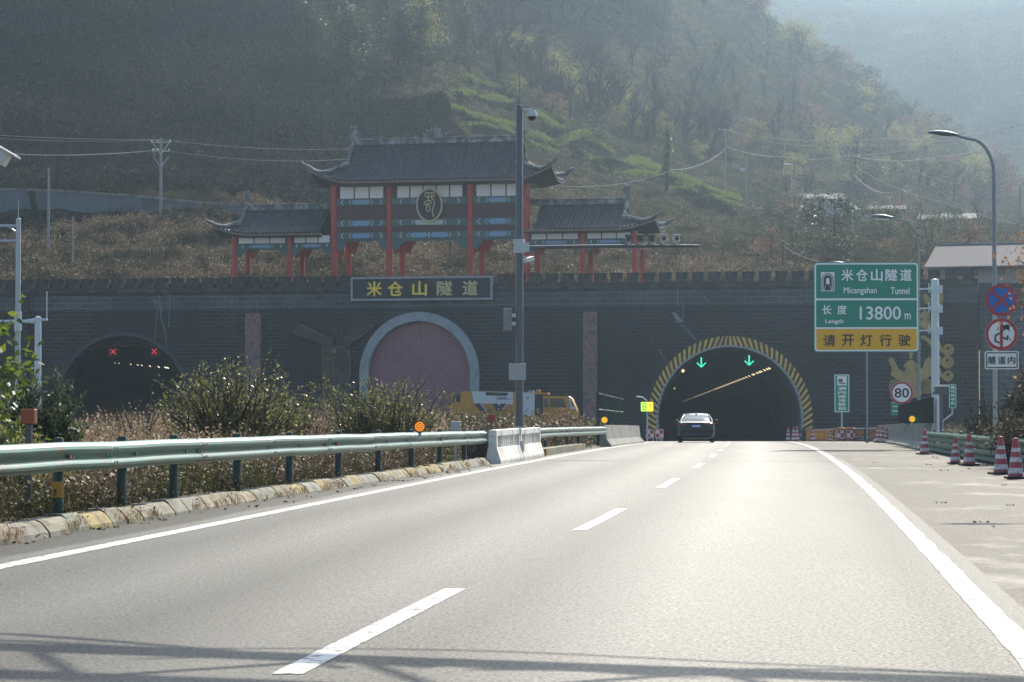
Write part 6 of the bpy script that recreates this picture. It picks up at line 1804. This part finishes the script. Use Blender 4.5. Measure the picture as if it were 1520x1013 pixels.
def glossy_tree(name, label, p, H, R_, nb, per, leaf, lw, mt, bark, seedz=.25, droop=.0):
    t = thing(name, label, 'tree', p, 0)
    mb = MB(); tops = []
    mb.tube([(0, 0, -.2), (.04*H, 0, H*.35), (.0, .03*H, H*.7)], [.03*H, .022*H, .012*H], 8)
    Lq = []
    for i in range(nb):
        a = rng.uniform(0, 2*np.pi); z0 = H*rng.uniform(seedz, .7); o = R_*rng.uniform(.35, 1.0); z1 = min(H, z0 + H*rng.uniform(.05, .4))
        e = Vector((math.cos(a)*o, math.sin(a)*o, z1 - droop*H*rng.uniform(0, .3))); m_ = e*.5 + Vector((0, 0, .08*H + (z0)*.5)); s0 = Vector((.02*H, 0, z0))
        pts = [s0, s0.lerp(e, .5) + Vector((0, 0, .06*H)), e]; mb.tube(pts, [.007*H, .004*H, .002*H], 5, caps=False)
        k = per; tt = rng.uniform(.35, 1.05, k); P = np.array([list(s0.lerp(e, q) + Vector((0, 0, .06*H*math.sin(math.pi*min(q, 1))))) for q in tt]) + rng.normal(0, .05*H, (k, 3))
        D = unit(rng.normal(size=(k, 3)) + np.array([math.cos(a)*.6, math.sin(a)*.6, -.2 - droop])) * leaf * rng.uniform(.6, 1.25, (k, 1))
        Lq.append(diamonds(P, D, lw*rng.uniform(.7, 1.3, k)))
    mb.build('trunk', bark, t, fixn=False); link('crown', qmesh('crown', np.concatenate(Lq)), mt, t)
    return t
p = bpos(-34, 31); glossy_tree('broadleaf_tree', 'young tree with glossy yellow green leaves behind the guardrail at the edge', p, at(0, 440, 31).z - p.z, .66, 42, 26, .14, .030, L_GLOSSY, M_STEM, .12)
p = bpos(1585, 60); p.z = gz_at(p.x, 60)
glossy_tree('withered_tree', 'small tree with withered brown leaves hanging over the round traffic signs', p, at(1530, 352, 60).z - p.z, 1.35, 80, 46, .11, .034, L_RUST, M_STEM, .55, .35)
p = bpos(1530, 63); bush('vine_thicket', 'dark tangle of vines and brown leaves under the white plate', p, at(1512, 525, 63).z - p.z, .85, 150, 36, .10, .022, L_BRUSH, .45, cat='thicket')
p = bpos(1462, 72); bush('vine_thicket', 'low dry thicket behind the guardrail left of the sign post', p, at(1462, 575, 72).z - p.z, .8, 80, 30, .08, .018, L_SCRUB, .4, cat='thicket')
p = bpos(1510, 58); bush('vine_thicket', 'leafy dark bush behind the nearest cones', p, at(1510, 585, 58).z - p.z, .7, 110, 36, .09, .02, L_BRUSH, .5, cat='thicket')

# ------------------------------------------------------------------ hillside cover
_cols = {}
def drop(px, py):
    """distance along column px at which the slope shows at row py"""
    k = round(px / 4)
    if k not in _cols:
        ds = np.arange(214, 734, 2.0); ys = np.minimum.accumulate(np.array([terrain_y(k*4, d) for d in ds]) + np.arange(len(ds))*-1e-6)
        _cols[k] = (ds, ys)
    ds, ys = _cols[k]
    return float(np.interp(-py, -ys, ds))
def hp(px, py, dz=0):
    d = drop(px, py); x = (px - 760)/F*d; return Vector((x, d, terrain_z(x, d) + dz))
RET = lambda px: np.interp(px, [-200, 0, 300, 420, 430], [343, 343, 325, 318, 0])
STRIPS = [[(690, 121), (720, 125), (745, 128), (768, 135)], [(676, 146), (720, 150), (760, 160), (800, 172), (835, 181)], [(672, 168), (720, 180), (770, 192), (815, 204)], [(700, 186), (750, 196), (790, 203), (830, 217), (872, 226)],
          [(775, 206), (820, 222), (850, 238), (885, 247), (930, 262)], [(905, 240), (950, 250), (1000, 272), (1040, 284), (1092, 300)], [(930, 262), (975, 268), (1010, 280), (1060, 305)], [(800, 182), (835, 197), (880, 199)], [(835, 205), (870, 210), (905, 226)], [(1000, 290), (1050, 305), (1090, 316)], [(880, 236), (930, 246), (960, 258)]]
tp_hill = [brush(70, .8, .6, .17, 12) for _ in range(6)]
def near_strip(px, py, w=3.0):
    for L_ in STRIPS:
        if L_[0][0] - 6 < px < L_[-1][0] + 6 and abs(py - np.interp(px, [q[0] for q in L_], [q[1] for q in L_])) < w: return True
    return False
bank, scrub, mixd = ([], []), ([], []), ([], [])
def skyline(px): return np.interp(px, [0, 1000, 1100, 1200, 1300, 1400, 1480, 1600], [-40, -20, 5, 72, 154, 212, 270, 290])
for i in range(19500):
    px, py = rng.uniform(-70, 1600), rng.uniform(-35, 424)
    if i > 15500: px, py = rng.uniform(640, 1250), rng.uniform(-20, 330)
    if py < skyline(px): continue
    d = drop(px, py)
    if px < 430 and 250 < d < 254: continue
    x = (px-760)/F*d; p = (x, d, terrain_z(x, d) - .08)
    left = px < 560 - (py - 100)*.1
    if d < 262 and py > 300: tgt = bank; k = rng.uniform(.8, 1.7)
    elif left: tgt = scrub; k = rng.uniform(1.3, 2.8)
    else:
        tgt = mixd; k = rng.uniform(.6, 1.35)
        if near_strip(px, py): continue
    if tgt is mixd and 640 < px < 1110 and (np.interp(px, [640, 760, 900, 1000, 1110], [112, 140, 200, 235, 290]) < py < np.interp(px, [640, 760, 900, 1000, 1110], [215, 240, 290, 305, 325])): k *= .8
    tgt[0].append(p); tgt[1].append(k * size_at(p))
for L_ in STRIPS:                                 # dark scrub on the risers under the green strips
    for (a, b_) in zip(L_, L_[1:]):
        for j in range(int(abs(b_[0]-a[0]) * .8)):
            t = rng.uniform(0, 1); scrub[0].append(hp(a[0] + (b_[0]-a[0])*t, a[1] + (b_[1]-a[1])*t + rng.uniform(4.5, 9), -.1)); scrub[1].append(rng.uniform(1.0, 1.6))
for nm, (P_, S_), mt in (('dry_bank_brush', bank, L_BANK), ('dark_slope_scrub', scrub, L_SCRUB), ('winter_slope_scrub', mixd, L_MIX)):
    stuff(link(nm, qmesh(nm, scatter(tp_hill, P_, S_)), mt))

# green crop strips on the terrace edges
tp_crop = [grass(60, .40, .6, .035) for _ in range(4)]
pos, scl = [], []
for L_ in STRIPS:
    for (a, b_) in zip(L_, L_[1:]):
        n = int(abs(b_[0]-a[0]) * 2.0)
        for j in range(n):
            t = j/n; px, py = a[0] + (b_[0]-a[0])*t, a[1] + (b_[1]-a[1])*t
            w = .8 + 1.9*abs(mnoise.noise(Vector((px*.02, py*.05, 2))))
            for q in range(2):
                p = hp(px + rng.normal(0, 2), py + rng.uniform(-w, w)*.9, .05); pos.append(p); scl.append(rng.uniform(1.0, 1.9))
stuff(link('crop_grass', qmesh('crop_grass', scatter(tp_crop, pos, scl)), L_CROP))

# overgrown knoll draped with dry vines
kn = thing('vine_covered_mound', 'square shouldered mound draped with dry tan vines behind the gateway roof', 'mound', hp(605, 204))
kd = kn.location.y
def kp(px, py, d): return at(px, py, d) - kn.location
topL = [(538, 146), (548, 141), (560, 143), (580, 145), (605, 144), (625, 141), (645, 136), (656, 135), (664, 142), (668, 155), (672, 175), (690, 196), (715, 212)]
rows = []
for q in range(6):
    rows.append([kp(px + 2*mnoise.noise(Vector((px*.1, q, 0))), py + (225 - py)*(q/5), kd - 2.0*(q/5) + .8*mnoise.noise(Vector((px*.05, q*.7, 4)))) for px, py in topL])
rows.insert(0, [kp(px, py - 1, kd + 11) for px, py in topL])
MB().grid(rows).build('earth', M_HILL, kn, smooth=True)
P_ = []
for i in range(5200):
    px = rng.uniform(540, 700); yt = np.interp(px, [q[0] for q in topL], [q[1] for q in topL]); py = yt + (222 - yt)*rng.uniform(0, 1)**1.2
    P_.append(list(kp(px, py + rng.normal(0, 1), kd - 2.0*(py-yt)/(225-yt) - .15)))
P_ = np.array(P_); D = unit(rng.normal(size=P_.shape) + [0, -.3, -.8]) * rng.uniform(.15, .45, (len(P_), 1))
link('dry_vines', qmesh('dry_vines', diamonds(P_, D, rng.uniform(.03, .09, len(P_)))), L_VINE, kn)

# ------------------------------------------------------------------ hillside trees
def bare_proto(seed, H=8.0, spread=.55, trunk_tilt=.1):
    r_ = random.Random(seed); trunk, tw = MB(), MB()
    leafP, leafD = [], []
    def grow(p, d, L, rad, lv):
        pts = [p]; q = p; dd = d.copy(); n = 4 if lv < 2 else 3
        for i in range(n):
            dd = (dd + Vector((r_.gauss(0, .13), r_.gauss(0, .13), r_.gauss(.04, .08)))).normalized(); q = q + dd*(L/n); pts.append(q)
        (trunk if lv < 2 else tw).tube(pts, [rad*(1 - .45*i/n) for i in range(n+1)], 5 if lv < 2 else 3, caps=False)
        if lv >= 3:
            return
        k = {0: 6, 1: 4, 2: 3}[lv]
        for j in range(k):
            t = r_.uniform(.35, 1.0) if j else 1.0; i = min(n-1, int(t*n)); b_ = pts[i].lerp(pts[i+1], t*n - i) if i < n else pts[-1]
            a = r_.uniform(0, 6.28); tilt = r_.uniform(.3, .85) * (spread/.55); ax = dd.orthogonal().normalized(); ax.rotate(Matrix.Rotation(a, 3, dd))
            nd = (dd*math.cos(tilt) + ax*math.sin(tilt) + Vector((0, 0, .22))).normalized()
            grow(b_, nd, L*r_.uniform(.5, .75), max(rad*.56, .04), lv+1)
            if lv == 2: leafP.append(list(b_)); leafD.append(list(nd*.5))
    grow(Vector((0, 0, -.3)), Vector((r_.gauss(0, trunk_tilt), r_.gauss(0, trunk_tilt), 1)).normalized(), H*.42, H*.034, 0)
    k = len(leafP); P_ = np.array(leafP); D_ = np.array(leafD)
    ex = np.concatenate([diamonds(P_ + rng.normal(0, .3, P_.shape), unit(D_ + rng.normal(0, .3, D_.shape))*rng.uniform(.3, .8, (k, 1)), np.full(k, .03)) for _ in range(1)])
    tm = tw.mesh('crown'); n0 = np.empty(len(tm.vertices)*3); 
    return trunk.mesh('trunk'), tm, qmesh('twigs', ex)
def joinq(me, q):
    bm = bmesh.new(); bm.from_mesh(me); bm.from_mesh(q); bm.to_mesh(me); bm.free(); return me
protos = []
for sd in range(5):
    tr_, tm, q = bare_proto(100 + sd, 8.0, [.5, .55, .62, .45, .58][sd]); tm = joinq(tm, q)
    tr_.materials.append(M_STEMD); tm.materials.append(L_TWIG); protos.append((tr_, tm))
def place(name, label, cat, p, meshes, names, sc_, rz, group, grow=True):
    sc_ = sc_ * (size_at(p) if grow else 1.0)
    t = thing(name, label, cat, p, rz, group); t.scale = sc_ if hasattr(sc_, '__len__') else (sc_,)*3
    for me, nm in zip(meshes, names):
        o = bpy.data.objects.new(nm, me); COL.objects.link(o); o.parent = t
    return t
TL = lambda px: np.interp(px, [640, 700, 760, 800, 850, 900, 950, 1000, 1050, 1100, 1150, 1200], [95, 112, 140, 160, 188, 190, 214, 236, 246, 250, 255, 260])
n = 0
while n < 105:
    px = rng.uniform(690, 1190); b_ = TL(px); py = b_ - (b_ - max(skyline(px), -30)) * rng.uniform(0, 1)**1.25
    p = hp(px, py); near = py > b_ - 30
    place('bare_tree', 'grey leafless tree in the wood just above the green terraces' if near else 'grey leafless tree high in the hazy wood above the terraces', 'tree', p, protos[n % 5], ('trunk', 'crown'), rng.uniform(.75, 1.15) * (1.05 if near else .9), rng.uniform(0, 6.28), 'bare trees above the terraces' if near else 'bare trees high on the wooded slope'); n += 1
for px, py in ((838, 178), (846, 180), (905, 176), (916, 184), (938, 208), (962, 211), (973, 212), (1020, 224), (1046, 232), (1052, 235), (1062, 230), (885, 120), (872, 125)):
    place('bare_tree', 'slim dark leafless trunk standing in the front row of the wood', 'tree', hp(px, py), protos[n % 5], ('trunk', 'crown'), rng.uniform(.95, 1.2), rng.uniform(0, 6.28), 'front row of bare trees'); n += 1
n = 0
while n < 26:
    px = rng.uniform(1160, 1480); s0 = skyline(px); py = s0 + 4 + (305 - s0)*rng.uniform(0, 1)
    if py > 320: continue
    place('bare_tree', 'small leafless tree among the coloured shrubs of the hazy ridge', 'tree', hp(px, py), protos[n % 5], ('trunk', 'crown'), rng.uniform(.5, .8), rng.uniform(0, 6.28), 'bare trees on the hazy ridge'); n += 1
p = hp(1459, 352); h_ = at(1459, 272, p.y).z - p.z
place('bare_tree', 'large spreading leafless tree beside the shed with the pale roof', 'tree', p, protos[2], ('trunk', 'crown'), h_/9.3, 1.0, None, False)
p = hp(1200, 318); place('bare_tree', 'small leafless tree before the small white house', 'tree', p, protos[1], ('trunk', 'crown'), .5, 2.0, None)

def crown_proto(seed, H, R_, n, leaf, lw, mt, conic=.5, clumps=26, bark=M_STEMD, z0=.2):
    r0 = np.random.default_rng(seed); tr_ = MB()
    tr_.tube([(0, 0, -.4), (.02*H, .01*H, H*.5), (0, 0, H*.93)], [.022*H, .016*H, .004*H], 6)
    out = []
    for i in range(clumps):
        t = r0.uniform(z0, 1.0); rr = R_ * ((1 - t)**conic if conic else math.sqrt(max(0.05, 1 - ((t-.55)/.5)**2))) * r0.uniform(.35, 1); a = r0.uniform(0, 6.28)
        c = np.array([math.cos(a)*rr, math.sin(a)*rr, H*t]); k = n // clumps
        sz_ = R_*.26*r0.uniform(.7, 1.4); P_ = c + r0.normal(0, 1, (k, 3))*sz_*[1, 1, .55]
        D_ = unit(r0.normal(size=(k, 3)) + np.array([math.cos(a)*.5, math.sin(a)*.5, .0]))*leaf*r0.uniform(.6, 1.3, (k, 1))
        out.append(diamonds(P_, D_, lw*r0.uniform(.7, 1.3, k)))
        tr_.tube([(0, 0, max(.1, H*t - .5)), tuple(c)], [.006*H, .002*H], 4, caps=False)
    me = tr_.mesh('trunk'); me.materials.append(bark); q = qmesh('crown', np.concatenate(out)); q.materials.append(mt); return me, q
ever = [crown_proto(i, 9, 2.1, 2600, .38, .07, L_EVER, .55, 34) for i in range(3)]
evlit = crown_proto(9, 9, 2.2, 2600, .38, .07, L_YELLO, .5, 32)  # sunlight put into the colour: yellow leaves in place of dark needles
n = 0
for i in range(34):
    px = rng.uniform(440, 700); b_ = np.interp(px, [440, 560, 640, 700], [150, 138, 118, 108]); py = b_ - (b_ + 25)*rng.uniform(0, 1)**1.2
    place('evergreen_tree', 'dark evergreen tree in the dim wood over the mound', 'tree', hp(px, py), ever[i % 3], ('trunk', 'crown'), rng.uniform(.7, 1.1), rng.uniform(0, 6.28), 'dark evergreens over the mound')
place('evergreen_tree', 'tall sunlit yellowish evergreen above the mound', 'tree', hp(628, 104), evlit, ('trunk', 'crown'), 1.12, 0, None)
place('evergreen_tree', 'dark evergreen standing right of the sunlit yellowish one', 'tree', hp(690, 104), ever[0], ('trunk', 'crown'), 1.0, 1, None)
shr = {'pink': [crown_proto(20+i, 3.4, 1.7, 900, .26, .07, L_PINK, 0, 18, z0=.1) for i in range(2)], 'yel': [crown_proto(30+i, 3.6, 1.6, 900, .26, .07, L_YELLO, 0, 18, z0=.1) for i in range(2)], 'grn': [crown_proto(40+i, 3.8, 1.8, 1100, .26, .07, L_EVER, 0, 20, z0=.1) for i in range(2)], 'mix': [crown_proto(50+i, 3.6, 1.7, 1000, .26, .07, L_MIX, 0, 18, z0=.1) for i in range(2)]}
lab = {'pink': 'reddish', 'yel': 'yellow olive', 'grn': 'dark green', 'mix': 'brown olive'}
def shrub(px, py, kind, k, where, group):
    place('hill_shrub', f'{lab[kind]} shrub {where}', 'shrub', hp(px, py), shr[kind][int(rng.integers(0, 2))], ('trunk', 'crown'), k, rng.uniform(0, 6.28), f'{lab[kind]} shrubs {group}')
for i in range(92):
    px = rng.uniform(1120, 1500); s0 = skyline(px); py = s0 + 2 + (300 - s0)*rng.uniform(0, 1)
    if py > 300: continue
    shrub(px, py, ['pink', 'yel', 'grn', 'mix', 'mix', 'grn'][int(rng.integers(0, 6))], rng.uniform(.8, 1.5), 'on the hazy ridge beyond the houses', 'on the hazy ridge')
for i in range(26):
    px = rng.uniform(800, 985); shrub(px, TL(px) - rng.uniform(4, 46), 'yel', rng.uniform(.7, 1.3), 'among the bare trunks above the terraces', 'among the bare trunks')
for i in range(34):
    px = rng.uniform(1085, 1500); shrub(px, skyline(px) + rng.uniform(1, 14), ['mix', 'grn', 'pink', 'yel'][i % 4], rng.uniform(.8, 1.7), 'along the skyline of the hazy ridge', 'along the skyline')
for i in range(22):
    px = rng.uniform(1085, 1420); place('bare_tree', 'leafless tree standing on the skyline of the hazy ridge', 'tree', hp(px, skyline(px) + rng.uniform(1, 10)), protos[i % 5], ('trunk', 'crown'), rng.uniform(.5, .9), rng.uniform(0, 6.28), 'bare trees along the skyline')
for i in range(46):
    px = rng.uniform(740, 1120); b_ = TL(px); py = b_ + 8 - 70*rng.uniform(0, 1)**1.5
    shrub(px, py, ['yel', 'grn', 'mix', 'mix', 'pink'][int(rng.integers(0, 5))], rng.uniform(.55, 1.1), 'among the bare trunks above the terraces', 'among the bare trunks')
for i in range(40):
    px = rng.uniform(1120, 1480); py = rng.uniform(318, 400)
    shrub(px, py, ['mix', 'grn', 'mix', 'pink'][int(rng.integers(0, 4))], rng.uniform(.5, .95), 'on the low bank between battlements and houses', 'on the low bank')
for px, py, kd_, k, w in ((833, 228, 'mix', .7, 'standing alone between two terrace strips'), (1240, 385, 'grn', 1.5, 'tall and conical over the battlements near the big sign'), (1115, 262, 'grn', .9, 'with shining leaves beside the thin poles'), (880, 214, 'grn', 1.1, 'dense at the wood edge above the terraces')):
    shrub(px, py, kd_, k, w, 'alone')
# ivy covered trunk
p = hp(990, 293); h_ = at(990, 183, p.y).z - p.z
t = thing('ivy_trunk', 'tall lopped tree trunk wrapped in dark ivy on the terraces', 'tree', p)
MB().tube([(0, 0, -.4), (.1, 0, h_*.5), (.05, 0, h_*.97)], [.28, .22, .16], 8).build('trunk', M_STEMD, t)
k = 2600; q = rng.uniform(0, 6.28, k); z = h_*rng.uniform(.3, 1.0, k); rr = (.45 + .35*np.sin(z*1.1 + 1)**2) * rng.uniform(.5, 1.15, k) * np.where(z > h_*.5, 1.05, .75)
P_ = np.stack([rr*np.cos(q), rr*np.sin(q), z], 1); D = unit(rng.normal(size=(k, 3)) + np.stack([np.cos(q), np.sin(q), 0*q - .4], 1))*rng.uniform(.15, .32, (k, 1))
link('ivy', qmesh('ivy', diamonds(P_, D, rng.uniform(.05, .09, k))), L_OLIVE, t)

# woods covering the far mountain
tp_far = [brush(90, 7, 5, 1.0, 0) for _ in range(5)]
pos, scl = [], []
for i in range(4200):
    px = rng.uniform(1080, 1620); y = 790 + 540*rng.uniform(0, 1); x = (px-760)/F*y; pos.append((x, y, mount_z(x, y) - 1)); scl.append(rng.uniform(.6, 1.2))
stuff(link('far_woods', qmesh('far_woods', scatter(tp_far, pos, scl)), leaves('far_wood_leaf', [(.03, .04, .022), (.05, .055, .03), (.08, .065, .045), (.04, .05, .03)], .2, .9, patch=(1.6, 1.3, 1.0), pscale=.02)))
